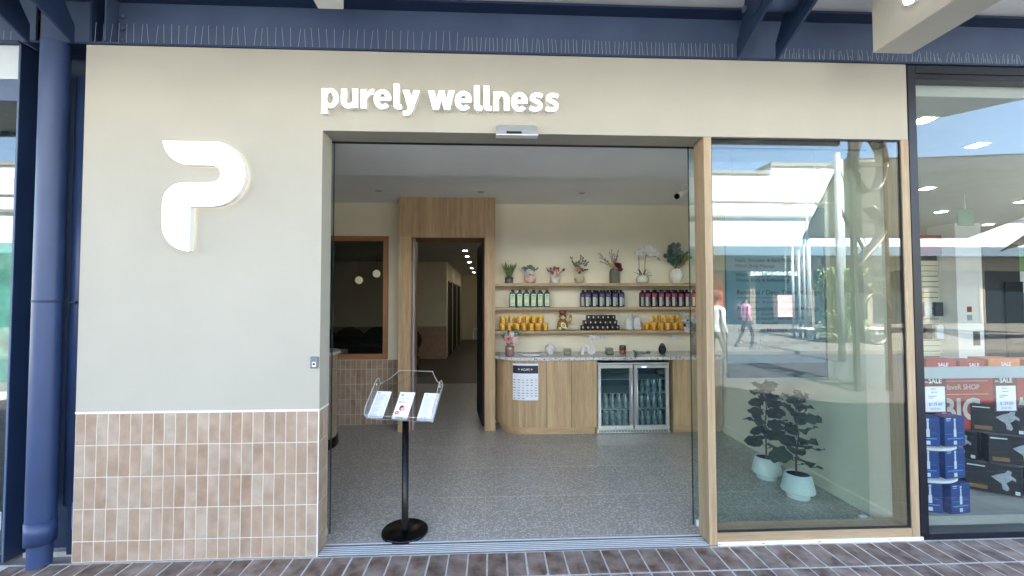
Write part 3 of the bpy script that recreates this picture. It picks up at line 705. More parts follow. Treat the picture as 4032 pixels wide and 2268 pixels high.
m.mat(0); cylpatch(m,.0357,-70,-28,.008,.056); cylpatch(m,.0357,28,70,.008,.056); m.mat(1); cylpatch(m,.0357,-24,24,.010,.058); m.mat(0); cylpatch(m,.0361,-5,5,.018,.046,2); cylpatch(m,.0361,-17,-12,.014,.044,1); cylpatch(m,.0361,12,17,.014,.044,1); m.mat(2); cylpatch(m,.0361,-8,8,.005,.009,2)
m.build('label_print',[M_or,M_cr,M_dk],jar)
Z3=1.190
def jars(xs_,z,where,first=None,y=2.685,lv='bottom'):
    for i,x in enumerate(xs_):
        lab='yellow jar, %s from the left in the %s row of the %s stack'%(ORD[i],lv,where)
        g='yellow jars in the %s stack'%where
        if first and i==0: jar.location=(x,y,z); jar.rotation_euler=(0,0,rnd.uniform(-.4,.4)); jar['label']=lab; jar['group']=g
        else: dup(jar,(x,y+rnd.uniform(-.004,.004),z),rnd.uniform(-.5,.5),lab,g)
jars([1.192,1.284,1.371,1.46,1.552,1.642,1.729],Z3,'left',True)
jars([1.193,1.303,1.415,1.506,1.588,1.676],Z3+.0915,'left',lv='top')
jars([3.113,3.199,3.292,3.386,3.476,3.566],Z3,'right')
jars([3.138,3.235,3.336,3.428,3.518],Z3+.0915,'right',lv='top')
for i in range(3): dup(jar,(3.045,2.76,Z3) if i==0 else (3.03+i*.09,2.775,Z3),0,'yellow jar behind the front row of the right stack, %s from left'%ORD[i],'yellow jars behind right stack')
# black boxes with pale round mark
bx=thing('small_black_box','','box')
MB().cbox(-.0285,.0285,-.028,.028,0,.0630,.0015).build('carton',M_bb,bx)
m=MB(); m.mat(0)
m.add([(.010*math.cos(2*PI*i/6+PI/2),-.0288,.036+.0135*math.sin(2*PI*i/6+PI/2)) for i in range(6)],[tuple(range(6))]); m.mat(1)
m.add([(.017*math.cos(2*PI*i/12),-.0284,.035+.020*math.sin(2*PI*i/12)) for i in range(12)],[tuple(range(12))]); m.build('gold_mark',[mat('gold_foil',(.62,.52,.34),.35,.3,var=.1),M_dk],bx)
first=True
for lv,(z,xs_) in zip(('bottom','middle','top'),((Z3,[2.199,2.260,2.323,2.385,2.448,2.511,2.573,2.636]),(Z3+.0635,[2.234,2.296,2.358,2.420,2.482,2.545,2.608]),(Z3+.127,[2.273,2.334,2.396,2.456,2.518,2.586]))):
    for i,x in enumerate(xs_):
        lab='small black gold marked box, %s from left in %s layer of the pyramid'%(ORD[i],lv)
        if first: bx.location=(x,2.68,z); bx['label']=lab; bx['group']='pyramid of small black boxes'; first=False
        else: dup(bx,(x,2.68+rnd.uniform(-.002,.002),z),rnd.uniform(-.04,.04),lab,'pyramid of small black boxes')
# lucky cat
M_gold=mat('gold_plastic',(.60,.42,.12),.25,.75,var=.08); M_red=mat('red_paint',(.50,.06,.04),.4,var=.1); M_pale=mat('pale_gold',(.75,.68,.50),.35,.2,var=.05)
cat=thing('beckoning_cat_figure','gold beckoning cat figurine with red ears and one raised paw','figurine',(1.953,2.72,Z3))
MB().lathe([(.055,0),(.068,.012),(.072,.04),(.066,.08),(.052,.115),(.044,.135),(.01,.15)],0,0,0,20,1,.85).build('body',M_gold,cat)
MB().ball((0,-.004,.172),.052,18,1,.92,.88).build('head',M_gold,cat)
MB().ball((0,-.030,.165),.034,14,1,.75,.85).build('face',M_pale,cat)
for s_ in (-1,1):
    MB().lathe([(.020,0),(.013,.022),(.001,.046)],s_*.034,0,.206,10,1,.5).build('ear',M_red,cat)
    MB().ball((s_*.015,-.052,.176),.0065,8,1,.5,1.2).build('eye',M_black,cat)
    MB().ball((s_*.042,-.052,.022),.020,12,1,1,.9).build('foot',M_pale,cat)
MB().ball((0,-.058,.160),.008,8).build('muzzle',M_pale,cat)
MB().lathe([(.047,.0),(.050,.005),(.047,.011)],0,-.002,.126,18,1,.9,cap=False).build('collar',M_red,cat)
MB().tube([(.050,-.01,.09),(.085,-.02,.10),(.100,-.025,.135),(.098,-.03,.165)],[.018,.017,.016,.017],10).ball((.097,-.032,.178),.019,10).build('raised_arm',M_gold,cat)
MB().tube([(-.05,-.02,.10),(-.045,-.055,.075)],[.018,.014],10).build('arm',M_gold,cat)
pl=MB().prism([(.030*math.cos(2*PI*i/16),.040*math.sin(2*PI*i/16)) for i in range(16)],'y',-.004,.0).build('plaque',M_pale,cat); pl.location=(.0,-.066,.062); pl.rotation_euler=(0,R(-28),0)
m=MB()
for a in ((-.014,.020,.006,.024),(-.018,.006,.008,.010),(-.010,-.020,-.006,.022),(.004,-.024,.008,.020),(-.016,-.010,.018,-.006),(.010,-.004,.014,.022),(-.004,-.018,.016,-.014)): m.box(a[0],a[2],-.0052,-.0045,a[1],a[3]) if a[2]>a[0] and a[3]>a[1] else None
m.build('plaque_writing',M_black,pl)
# cloth bags
M_cloth=mat('white_cotton',(.70,.69,.66),.9,var=.08,scale=20,bmp=.6,bscale=25)
for i,(x,h) in enumerate(((2.803,.203),(2.909,.190))):
    t=thing('drawstring_bag',['taller white cotton drawstring bag beside the black boxes','shorter white cotton drawstring bag beside the yellow jars'][i],'bag',(x,2.71,Z3),group='white cotton drawstring bags')
    m=MB(); prof=[(.040,0),(.050,.008),(.052,.04),(.049,.08),(.048,.11),(.036,.14),(.016,.155),(.018,.165),(.026,h-.01),(.020,h)]
    m.lathe(prof,0,0,0,20,1,.8); rr_=random.Random(i); m.deform(lambda x_,y_,z_:(x_+rr_.uniform(-.0022,.0022)+ (.012 if z_>.15 else 0)*(1 if i==0 else -1),y_+rr_.uniform(-.0022,.0022),z_+rr_.uniform(-.002,.002))); m.build('sack',M_cloth,t)
    MB().lathe([(.017,0),(.020,.003),(.017,.006)],.010*(1-2*i),0,.152,14,1,.8,cap=False).build('cord',M_offw,t)

# ---- plants and vases on the top shelf ----
def leafm(n,c,var=.25): return mat(n,c,.55,var=var,scale=25)
L_dk=leafm('leaf_dark_green',(.035,.07,.035)); L_md=leafm('leaf_green',(.11,.19,.06)); L_eu=leafm('leaf_eucalyptus',(.20,.28,.20)); L_ol=leafm('leaf_olive',(.22,.23,.07)); L_bl=leafm('leaf_blue_green',(.10,.17,.15)); L_rust=leafm('leaf_rust',(.25,.085,.04)); L_taupe=leafm('dried_taupe',(.27,.19,.14)); L_stem=leafm('stem_dark',(.05,.05,.03))
F_wh=leafm('petal_white',(.78,.77,.73),.06); F_pk=leafm('petal_pink',(.68,.36,.34),.12); F_pp=leafm('petal_pale_pink',(.75,.58,.55),.1); F_cr=leafm('petal_cream',(.74,.62,.42),.1); F_bg=leafm('petal_burgundy',(.16,.02,.04),.2); F_ye=leafm('petal_mustard',(.62,.45,.14),.1); F_li=leafm('petal_lilac_white',(.62,.60,.68),.08); F_dk=leafm('petal_core',(.30,.10,.09),.2)
def flower(root,c,r_,m_,core=None,n=7,layers=3,face=(0,-1,.35),rs=1):
    m=MB(); rg=random.Random(int(c[0]*9999+c[2]*777)); fd=Vector(face).normalized(); q=fd.to_track_quat('Z','Y')
    for l in range(layers):
        el=R(12+30*l)
        for k in range(n-l):
            a=2*PI*k/(n-l)+l*.4+rg.uniform(-.15,.15); d=Vector((math.cos(a)*math.cos(el),math.sin(a)*math.cos(el),math.sin(el))); d=q@d
            m.leaf(c,d,fd,r_*(1-.16*l)*rg.uniform(.9,1.1),r_*.85,0,.22)
    f_=m.build('flower',m_,root,True)
    if core: MB().ball(tuple(Vector(c)+fd*r_*.25),r_*.22,8).build('flower_centre',core,root,True)
def sprays(root,base,n,L,spread,m_,lw=.020,ll=.03,dirs=None,name='foliage',seed=1,lean=(0,0),per=8,stem=None):
    rg=random.Random(seed); m=MB(); s=MB()
    for i in range(n):
        a=2*PI*i/n+rg.uniform(-.3,.3); sp_=spread*rg.uniform(.4,1)
        tip=Vector((math.cos(a)*sp_+lean[0],math.sin(a)*sp_*.55+lean[1],1)).normalized()*L*rg.uniform(.75,1)
        if dirs: tip=Vector(dirs[i%len(dirs)])*rg.uniform(.93,1.0)
        b=Vector(base); s.tube([b,b+tip*.5+Vector((0,0,.01)),b+tip],[.0016,.0014,.0007],5)
        for k in range(per):
            q=.25+.75*k/per; p=b+tip*q+Vector((0,0,.04*L*math.sin(q*PI))); aa=rg.uniform(0,2*PI)
            d=tip.normalized()*.6+Vector((math.cos(aa),math.sin(aa)*.7,rg.uniform(-.1,.5)))*.8
            m.leaf(p,d,(0,0,1) if abs(d.z)<.8 else (0,-1,0),ll*rg.uniform(.7,1.2),lw*rg.uniform(.8,1.2),.15)
        m.leaf(b+tip*.98,tip,(0,-1,0),ll,lw,.05)
    m.build(name,m_,root,True); s.build('stem',stem or L_stem,root,True)
ZT=1.780
# 1 aloe
t=thing('potted_aloe','spiky green aloe in a mottled grey pot, leftmost on the top shelf','potted plant',(1.276,2.72,ZT))
MB().lathe([(.048,0),(.051,.004),(.051,.078),(.046,.078),(.046,.070),(.001,.070)],0,0,0,20).build('pot',mat('mottled_zinc',(.10,.11,.13),.35,.3,var=.7,scale=30),t)
rg=random.Random(3); m=MB()
for i in range(15):
    a=2*PI*i/15*2.0+.3; sp_=(.20+.36*(i%5)/5); d=Vector((math.cos(a)*sp_,math.sin(a)*sp_*.7,1)).normalized(); L_=.215*rg.uniform(.8,1.02)
    o_=Vector((math.cos(a)*.012,math.sin(a)*.012,.07)); side=d.cross(Vector((0,1,0))).normalized()
    m.tube([o_,o_+d*L_*.4,o_+d*L_*.75+Vector((d.x,d.y,0))*.015,o_+d*L_+Vector((d.x,d.y,0))*.03],[.013,.0125,.008,.0008],6)
m.build('foliage',L_md,t)
# 2 pink vase
t=thing('pink_vase_bouquet','round pink vase of white blooms and eucalyptus on the top shelf','vase of flowers',(1.541,2.72,ZT))
M_pinkc=mat('pink_ceramic',(.66,.41,.36),.55,var=.1,scale=12)
MB().lathe([(.035,0),(.060,.015),(.075,.045),(.076,.062),(.066,.090),(.044,.108),(.030,.112)],0,0,0,24,1,.7).build('vase',M_pinkc,t)
MB().prism([(-.012,.01),(.004,.0),(.022,.05),(.018,.095),(.0,.09),(-.008,.05)],'y',-.056,-.048).build('vase_leaf_relief',mat('pink_relief',(.75,.60,.54),.5,var=.05),t)
sprays(t,(1.541,2.72,1.88),14,.13,1.1,L_eu,.024,.03,seed=2)
flower(t,(1.525,2.68,1.925),.042,F_wh); flower(t,(1.560,2.68,1.915),.034,F_wh); flower(t,(1.497,2.69,1.912),.028,F_wh)
# 3
t=thing('ribbed_bowl_bouquet','ribbed white bowl of cream roses with rust leaves on top shelf','vase of flowers',(1.862,2.72,ZT))
MB().lathe([(.040,0),(.052,.008),(.050,.022),(.060,.028),(.057,.044),(.063,.052),(.062,.068),(.055,.070),(.052,.060),(.001,.055)],0,0,0,24).build('vase',M_ceram,t)
sprays(t,(1.862,2.72,1.85),10,.135,1.15,L_rust,.024,.05,per=3,seed=5); sprays(t,(1.83,2.70,1.86),6,.12,1.0,F_pp,.014,.03,per=6,seed=9,name='pale_foliage')
flower(t,(1.875,2.67,1.875),.050,F_pp); flower(t,(1.845,2.67,1.862),.036,F_wh); flower(t,(1.868,2.68,1.915),.036,F_pp)
# 4
t=thing('cream_globe_bouquet','cream globe vase with pink roses and tall sprigs on top shelf','vase of flowers',(2.170,2.72,ZT))
M_cream=mat('cream_ceramic',(.60,.52,.38),.6,var=.06)
MB().lathe([(.020,0),(.020,.008),(.045,.018),(.064,.045),(.065,.066),(.050,.092),(.022,.105),(.018,.108),(.018,.121),(.022,.123)],0,0,0,24).build('vase',M_cream,t)
sprays(t,(2.17,2.72,1.895),9,.24,.5,L_dk,.018,.026,dirs=[(-.11,0,.22),(-.09,0,.16),(.02,0,.235),(.05,0,.21),(.11,0,.15),(.085,.02,.17),(.0,.03,.17),(-.04,.03,.13),(.10,.0,.06)],per=9,seed=11)
sprays(t,(2.17,2.70,1.90),8,.14,.8,L_eu,.030,.045,per=4,seed=12,name='eucalyptus')
flower(t,(2.135,2.66,1.945),.036,F_pk); flower(t,(2.190,2.66,1.990),.032,F_pp); flower(t,(2.128,2.67,1.975),.018,F_pk)
# 5
t=thing('grey_fluted_bouquet','fluted grey vase with dried taupe sprays and burgundy bloom','vase of flowers',(2.625,2.72,ZT))
m=MB().lathe([(.062,0),(.064,.004),(.064,.13),(.058,.165),(.044,.188),(.034,.191)],0,0,0,48,1,.85)
m.deform(lambda x,y,z:(x*(1+.022*math.cos(24*math.atan2(y,x))),y*(1+.022*math.cos(24*math.atan2(y,x))),z)); m.build('vase',mat('grey_green_ceramic',(.145,.145,.12),.7,var=.06),t)
sprays(t,(2.62,2.72,1.965),10,.26,.8,L_taupe,.013,.024,dirs=[(-.20,0,.20),(-.18,.01,.15),(-.165,0,.09),(-.06,0,.21),(-.03,.01,.24),(.0,0,.19),(.055,0,.235),(.045,0,.16),(-.11,.01,.12),(.02,0,.12)],per=13,seed=21,stem=L_taupe,name='dried_spray')
flower(t,(2.575,2.67,1.995),.036,F_ye); flower(t,(2.66,2.67,2.00),.046,F_bg); flower(t,(2.682,2.67,1.955),.038,F_bg); flower(t,(2.64,2.68,2.02),.03,F_bg)
# 6 orchid
t=thing('potted_orchid','white orchid with two arching stems in a round white pot','potted plant',(2.986,2.72,ZT))
MB().lathe([(.050,0),(.062,.004),(.080,.030),(.083,.052),(.074,.082),(.058,.100),(.052,.101),(.050,.092),(.001,.090)],0,0,0,26).build('pot',mat('glazed_white',(.68,.68,.63),.12,var=.02,coat=.8),t)
m=MB()
st1=[(2.955,2.72,1.87),(2.945,2.72,1.98),(2.940,2.715,2.12),(2.935,2.705,2.17),(2.905,2.695,2.18)]; st2=[(3.01,2.72,1.87),(3.018,2.72,1.98),(3.024,2.715,2.10),(3.04,2.70,2.16),(3.10,2.69,2.175),(3.16,2.685,2.145),(3.195,2.68,2.085)]
m.tube(st1,.0035,7).tube(st2,.0035,7); m.build('stem',leafm('orchid_stem',(.09,.07,.05)),t,True)
m=MB()
for d in ((-.9,-.1,.52),(.9,-.15,.55),(1,-.2,.16),(-.45,-.2,.75),(.5,.2,.8)): m.leaf((2.985,2.72,1.872),d,(0,0,1),.135,.024,.12)
m.build('foliage',leafm('orchid_leaf',(.018,.022,.02)),t,True)
for i,(x,z) in enumerate([(2.90,2.17),(2.95,2.205),(2.985,2.18),(3.00,2.225),(3.045,2.235),(3.03,2.19),(3.08,2.21),(3.10,2.175),(3.13,2.195),(2.965,2.155),(3.065,2.165),(3.15,2.155)]):
    flower(t,(x,2.675-.01*(i%2),z),.046,F_wh,None,5,2,(.1*(i%3-1),-1,.1))
m=MB()
for p in ((3.04,2.14),(3.085,2.14),(3.135,2.125),(3.165,2.12),(3.175,2.09),(3.20,2.075)): m.ball((p[0],2.675,p[1]),.0075,8)
m.build('buds',L_dk,t,True)
# 7
t=thing('white_urn_foliage','round white vase of blue green foliage, rightmost on top shelf','vase of flowers',(3.431,2.72,ZT))
MB().lathe([(.040,0),(.044,.006),(.070,.035),(.089,.085),(.090,.115),(.070,.160),(.056,.172),(.056,.180),(.064,.188),(.058,.188),(.05,.18)],0,0,0,26).build('vase',M_ceramm,t)
sprays(t,(3.42,2.72,1.96),18,.24,.85,L_bl,.045,.06,per=8,seed=31); sprays(t,(3.46,2.72,1.96),15,.22,.95,L_ol,.03,.045,per=9,seed=32,name='olive_foliage',lean=(.2,0))
sprays(t,(3.43,2.70,2.02),8,.24,.3,L_bl,.06,.07,per=3,seed=33,name='broad_leaves',lean=(-.15,0))
o=MB().cbox(-.04,.045,-.012,.012,0,.008,.003).build('small_dark_tray',M_blackm); o.location=(3.56,2.70,ZT); tag(o,'small flat dark object lying right of the white vase on top shelf','tray')

# ---- on the counter ----
ZC=.903
t=thing('pink_glass_vase','pink glass jar vase of mixed flowers at the counter left end','vase of flowers',(1.273,2.45,ZC))
MB().lathe([(.050,0),(.056,.006),(.056,.100),(.050,.115),(.036,.122),(.036,.130),(.046,.150),(.040,.152),(.03,.13)],0,0,0,24).build('vase',mat('pink_glass',(.28,.165,.15),.12,var=.2,scale=14,coat=.8),t)
sprays(t,(1.273,2.45,1.045),12,.17,1.2,L_eu,.026,.034,per=5,seed=41); sprays(t,(1.29,2.46,1.045),8,.19,.8,L_dk,.022,.030,per=5,seed=42,name='dark_foliage',lean=(.3,0)); sprays(t,(1.25,2.44,1.05),7,.15,1.2,F_wh,.014,.018,per=4,seed=43,name='white_buds')
flower(t,(1.255,2.40,1.105),.062,F_pk,F_dk,9,2); flower(t,(1.335,2.41,1.095),.048,F_pp,F_cr,6,2); flower(t,(1.295,2.41,1.16),.034,F_wh); flower(t,(1.365,2.43,1.075),.03,F_pp)
t=MB().lathe([(.001,.002),(.12,0),(.150,.018),(.147,.024),(.11,.010),(.001,.008)],0,0,0,30,1,.62); t.deform(lambda x,y,z:(x,y,z+.010*math.sin(2*math.atan2(y,x)+1)*(abs(x)>.1))); o=t.build('wavy_dish',M_ceramm); o.location=(1.528,2.48,ZC); tag(o,'flat wavy white dish lying on the counter','dish')
t=thing('lidded_urn','white ceramic lidded jar with looping brushed line drawing','jar',(1.768,2.55,ZC))
MB().lathe([(.034,0),(.038,.004),(.058,.045),(.062,.075),(.056,.100),(.034,.118),(.028,.120)],0,0,0,26).build('jar_body',M_ceram,t)
MB().lathe([(.032,.1205),(.030,.127),(.012,.132),(.007,.136),(.010,.146),(.001,.150)],0,0,0,18).build('lid',M_ceram,t)
m=MB()
def onurn(x,z): return (x,-math.sqrt(max(.0001,(.0605-.0*z)**2-x*x))-.0006,z)
m.tube([onurn(-.012+.022*math.cos(a/8*PI*2),.062+.026*math.sin(a/8*PI*2)) for a in range(9)],.0013,5); m.tube([onurn(.006+.017*math.cos(a/8*PI*2),.066+.018*math.sin(a/8*PI*2)) for a in range(9)],.0013,5); m.tube([onurn(.020,.085),onurn(.026,.05),onurn(.036,.07),onurn(.040,.04)],.0013,5)
m.build('line_drawing',M_ink,t)
M_smoke=glass('smoky_glass',(.72,.72,.66),1.5,1.5); M_wax=mat('cream_wax',(.72,.68,.56),.6,var=.03)
def candle(x,y,lab):
    t=thing('candle_glass',lab,'candle',(x,y,ZC),group='square glass candles')
    MB().cbox(-.043,.043,-.043,.043,0,.006,.002).box(-.043,-.040,-.043,.043,.006,.078).box(.040,.043,-.043,.043,.006,.078).box(-.0399,.0399,-.043,-.040,.006,.078).box(-.0399,.0399,.040,.043,.006,.078).build('glass',M_smoke,t)
    MB().cbox(-.036,.036,-.036,.036,.0065,.044,.004).build('wax',M_wax,t); MB().cyl(0,0,.044,.052,.001,5).build('wick',M_black,t)
candle(1.970,2.50,'square glass candle just right of the lidded jar'); candle(2.499,2.54,'square glass candle between the looped sculpture and amber candle')
t=MB(); pts=[]
path=[(-.075,0),(-.072,.05),(-.060,.095),(-.035,.112),(-.010,.100),(.004,.065),(.016,.030),(.040,.018),(.066,.032),(.070,.062),(.055,.100),(.046,.140),(.045,.185)]
t.tube([(p[0],0,p[1]+.0) for p in path],[.022]*9+[.021,.019,.017,.016],14); o0=t
sc_=thing('looped_sculpture','white looped clay sculpture topped with a ball on the counter','sculpture',(2.232,2.50,ZC))
t.deform(lambda x,y,z:(x,y,max(0,z+ (0 if z>.03 else 0)))); t.build('looped_body',M_ceramm,sc_); MB().ball((.046,0,.216),.030,16).build('ball',M_ceramm,sc_)
t=thing('amber_candle','amber and brown glass candle jar on the counter','candle',(2.679,2.58,ZC))
MB().lathe([(.036,0),(.042,.006),(.043,.050)],0,0,0,22).build('jar_body',mat('amber_glass',(.24,.075,.025),.15,var=.2,coat=.8),t)
MB().lathe([(.0425,.0505),(.042,.095),(.038,.104),(.034,.104),(.034,.06)],0,0,0,22).build('jar_rim',mat('smoky_brown_glass',(.10,.07,.06),.15,var=.1,coat=.8),t)
o=MB().prism([(-.10,.034),(-.085,.012),(-.06,0),(.075,0),(.098,.026),(.092,.030),(.07,.008),(-.056,.008),(-.078,.020),(-.092,.040)],'y',-.055,.055).build('grey_tray',mat('grey_stoneware',(.20,.21,.19),.6,var=.1)); o.location=(2.923,2.58,ZC); tag(o,'shallow grey green stoneware tray on the counter','tray')
t=thing('dark_egg_vase','dark egg shaped stone vase with a paler tip','vase',(3.179,2.58,ZC))
MB().lathe([(.024,0),(.036,.010),(.047,.040),(.045,.070),(.032,.100)],0,0,0,22).build('vase',mat('charcoal_stone',(.028,.032,.038),.75,var=.3,scale=30,bmp=.3),t)
MB().lathe([(.032,.1005),(.022,.118),(.010,.128),(.001,.130)],0,0,0,22).build('vase_tip',mat('grey_stone_tip',(.16,.16,.16),.7,var=.2),t)
t=thing('tall_brown_vase','tall brown vase of lilac white blooms behind the sliding door','vase of flowers',(3.555,2.50,ZC))
MB().lathe([(.044,0),(.048,.005),(.050,.15),(.046,.21),(.040,.24)],0,0,0,22).build('vase',mat('brown_smoke_glass',(.13,.075,.045),.3,var=.3,scale=6,coat=.5),t)
sprays(t,(3.55,2.50,1.14),12,.16,1.1,L_dk,.04,.06,per=4,seed=51)
for i,(x,z) in enumerate([(3.40,1.33),(3.43,1.21),(3.47,1.36),(3.53,1.31),(3.56,1.37),(3.60,1.33),(3.46,1.28),(3.58,1.27),(3.38,1.395),(3.64,1.38)]): flower(t,(x,2.46-.01*(i%3),z),.044,F_li,F_ye,5,2,(.15*(i%3-1),-1,.15))

# =====================================================================
# reception desk (left), brochure stand, plants
# =====================================================================
rd=thing('reception_desk','curved tiled reception desk end with terrazzo top at far left','desk',(-.90,2.05,0))
MB().lathe([(.262,.10),(.262,.985)],0,0,0,40,1,1.1).box(-.9,0,-.26,.26,.10,.985).build('desk_body',M_grout,rd)
for k in range(40):
    a0=-1.75+k*.105
    if a0>1.8: break
    for z0,z1 in ((.10,.27),(.27,.459),(.459,.648),(.648,.837),(.837,.985)):
        r0,r1=.2625,.268; vs=[]
        for aa in (a0+.006,a0+.0525,a0+.099):
            for r_ in (r0,r1):
                for z in (z0+.0017,z1-.0017): vs.append((r_*math.cos(aa),r_*1.1*math.sin(aa),z))
        MB().add(vs,[(2,6,7,3),(6,10,11,7),(0,2,3,1),(8,9,11,10),(3,7,5,1),(7,11,9,5),(0,4,6,2),(4,8,10,6)]).build('tile',M_tile,rd)
MB().lathe([(.305,.986),(.305,1.018)],0,0,0,40,1,1.1).box(-.92,0,-.30,.30,.986,1.018).build('desk_top',M_stone,rd)
MB().lathe([(.285,.0),(.292,.01),(.285,.09),(.265,.099)],0,0,0,30,1,1.1).build('toe_kick',M_black,rd)

bs=thing('brochure_stand','clear acrylic brochure holder on a black pedestal stand in doorway','brochure stand',(.478,.252,0))
MB().lathe([(.150,0),(.153,.003),(.153,.016),(.148,.022),(.02,.024)],0,0,0,48).build('base_disc',M_black,bs)
MB().lathe([(.0245,.022),(.0225,.030),(.0225,.745)],0,0,0,20).build('pole',M_black,bs)
tray=bpy.data.objects.new('tray',None); col.objects.link(tray); tray.parent=bs
# tray geometry in a frame: local u across, v up the slope; rotated by yaw
yaw=R(-13); slope=R(47)
TC=Vector((-.022,-.088,.772)) # centre of the front bottom edge relative to base
def TP(u_,v_,n_=0): # v up slope (back/up), n outward normal (front/up)
    y=v_*math.cos(slope)-n_*math.sin(slope); z=v_*math.sin(slope)+n_*math.cos(slope)
    return (TC.x+u_*math.cos(yaw)-y*math.sin(yaw),TC.y+u_*math.sin(yaw)+y*math.cos(yaw),TC.z+z)
def sheet(pts,name,edges=True,th=.0016,parent=None,mt=None):
    """pts (u,v,n) planar outline -> thin solid acrylic sheet"""
    P3=[Vector(TP(*p)) for p in pts]; nn=(P3[1]-P3[0]).cross(P3[2]-P3[0]).normalized(); n=len(P3)
    from mathutils.geometry import tessellate_polygon
    T=tessellate_polygon([P3]); m=MB(); o=0
    m.v+=[tuple(p-nn*th) for p in P3]+[tuple(p+nn*th) for p in P3]
    for t_ in T: m.face(t_[::-1]); m.face([n+i for i in t_])
    ob=m.build(name,mt or M_acr,parent or tray)
    if edges:
        e=MB(); m2=e
        for i in range(n):
            a=P3[i]; b_=P3[(i+1)%n]; 
            if (b_-a).length>1e-4: e.tube([a,b_],.0013,5,cap=False)
        e.build('polished_edge',M_acre,ob)
    return ob
Wt=.232
sh=[(-Wt,0,0),(Wt,0,0),(Wt,.27,0),(Wt-.02,.285,0),(Wt-.05,.305,0),(Wt-.08,.345,0),(Wt-.105,.385,0),(-Wt+.105,.385,0),(-Wt+.08,.345,0),(-Wt+.05,.305,0),(-Wt+.02,.285,0),(-Wt,.27,0)]
sheet(sh,'back_sheet')
for s_ in (-1,1):
    o=sheet([(s_*Wt,.0,0),(s_*Wt,0.0,.050),(s_*Wt,.04,.075),(s_*Wt,.26,.070),(s_*Wt,.285,.045),(s_*Wt,.27,0)],'side_sheet')
    p=TP(s_*Wt,.235,.045); MB().ball(p,.007,8,.5,1,1).build('screw_cap',M_white,tray)
sheet([(-Wt,0,0),(Wt,0,0),(Wt,.0,.048),(-Wt,.0,.048)],'front_lip')
MB().add([TP(-.05,.02,-.004),TP(.05,.02,-.004),TP(.05,.10,-.004),TP(-.05,.10,-.004)],[(0,1,2,3)]).build('mounting_plate',M_black,tray)
# brochures resting in it
def brochure(uc,lab,kind):
    w_=.054; t=thing('brochure',lab,'brochure',(.478,.252,0),0,'brochures in the acrylic holder')
    def quad(m,u0,u1,v0,v1,n_): m.add([TP(u0,v0,n_),TP(u1,v0,n_),TP(u1,v1,n_),TP(u0,v1,n_)],[(0,1,2,3)])
    m=MB(); A=[TP(uc-w_,.004,.003),TP(uc+w_,.004,.003),TP(uc+w_,.205,.003),TP(uc-w_,.205,.003)]; B=[TP(uc-w_,.004,.008),TP(uc+w_,.004,.008),TP(uc+w_,.205,.008),TP(uc-w_,.205,.008)]
    m.add(A+B,[(3,2,1,0),(4,5,6,7),(0,1,5,4),(1,2,6,5),(2,3,7,6),(3,0,4,7)]); m.build('sheet',M_paper,t)
    m=MB(); n_=.0084
    def txt(body,u0,v0,size,bold=0):
        vs,fs=text(body,size,bold); m.add([TP(uc+a+u0,v0+c,n_) for a,b,c in vs],fs)
    if kind=='menu':
        m.mat(0)
        for k_ in range(4): quad(m,uc-.045+.006*k_,uc-.040+.006*k_,.188,.194,n_)
        txt('purely wellness',-.044,.172,.011,.01)
        for k_ in range(24):
            v=.163-k_*.0066; ln=rnd.uniform(.03,.07); 
            if k_%6==0: quad(m,uc-.045,uc+.040,v,v+.0012,n_)
            else: quad(m,uc-.044,uc-.044+ln,v,v+.0018,n_); quad(m,uc+.034,uc+.044,v,v+.0018,n_)
        m.build('print',mat('soft_grey_print',(.16,.19,.24),.6,var=.2) if 'soft_grey_print' not in MATS else MATS['soft_grey_print'],t)
    else:
        m.mat(0); pts=[(math.cos(R(a))*.012,math.sin(R(a))*.010) for a in range(-90,91,18)]
        m.add([TP(uc-.034+p[0],.180+p[1],n_) for p in pts],[tuple(range(len(pts)))]); quad(m,uc-.048,uc-.034,.186,.190,n_)
        txt('purely wellness',-.044,.150,.0125,.012)
        for k_ in range(2): quad(m,uc-.044,uc-.010+.02*k_,.132-k_*.009,.135-k_*.009,n_)
        for k_ in range(2): quad(m,uc-.03,uc+.022,.016-.008*k_,.020-.008*k_,n_)
        m.mat(1); m.add([TP(uc+.006+.031*math.cos(2*PI*i/18),.082+.024*math.sin(2*PI*i/18),n_+.0002) for i in range(18)],[tuple(range(18))])
        m.mat(2); m.add([TP(uc-.008+.016*math.cos(2*PI*i/12),.084+.020*math.sin(2*PI*i/12),n_+.0004) for i in range(12)],[tuple(range(12))])
        m.mat(3); m.add([TP(uc+.002+.015*math.cos(2*PI*i/14),.077+.012*math.sin(2*PI*i/14),n_+.0006) for i in range(14)],[tuple(range(14))])
        m.mat(4)
        for k_ in range(6): m.add([TP(uc-.030+.010*math.cos(k_*PI/3)+.008*math.cos(2*PI*i/8),.048+.009*math.sin(k_*PI/3)+.006*math.sin(2*PI*i/8),n_+.0006) for i in range(8)],[tuple(range(8))])
        m.build('print',[MATS['soft_grey_print'],F_pp,F_bg,mat('skin_tone_print',(.68,.42,.36),.6,var=.05),mat('salmon_print',(.60,.22,.15),.6,var=.1)],t)
brochure(-.176,'white price list brochure at the left of the acrylic holder','menu')
brochure(-.002,'brochure with a pink flower photo in the middle of the holder','photo')
brochure(.174,'white price list brochure at the right of the acrylic holder','menu')

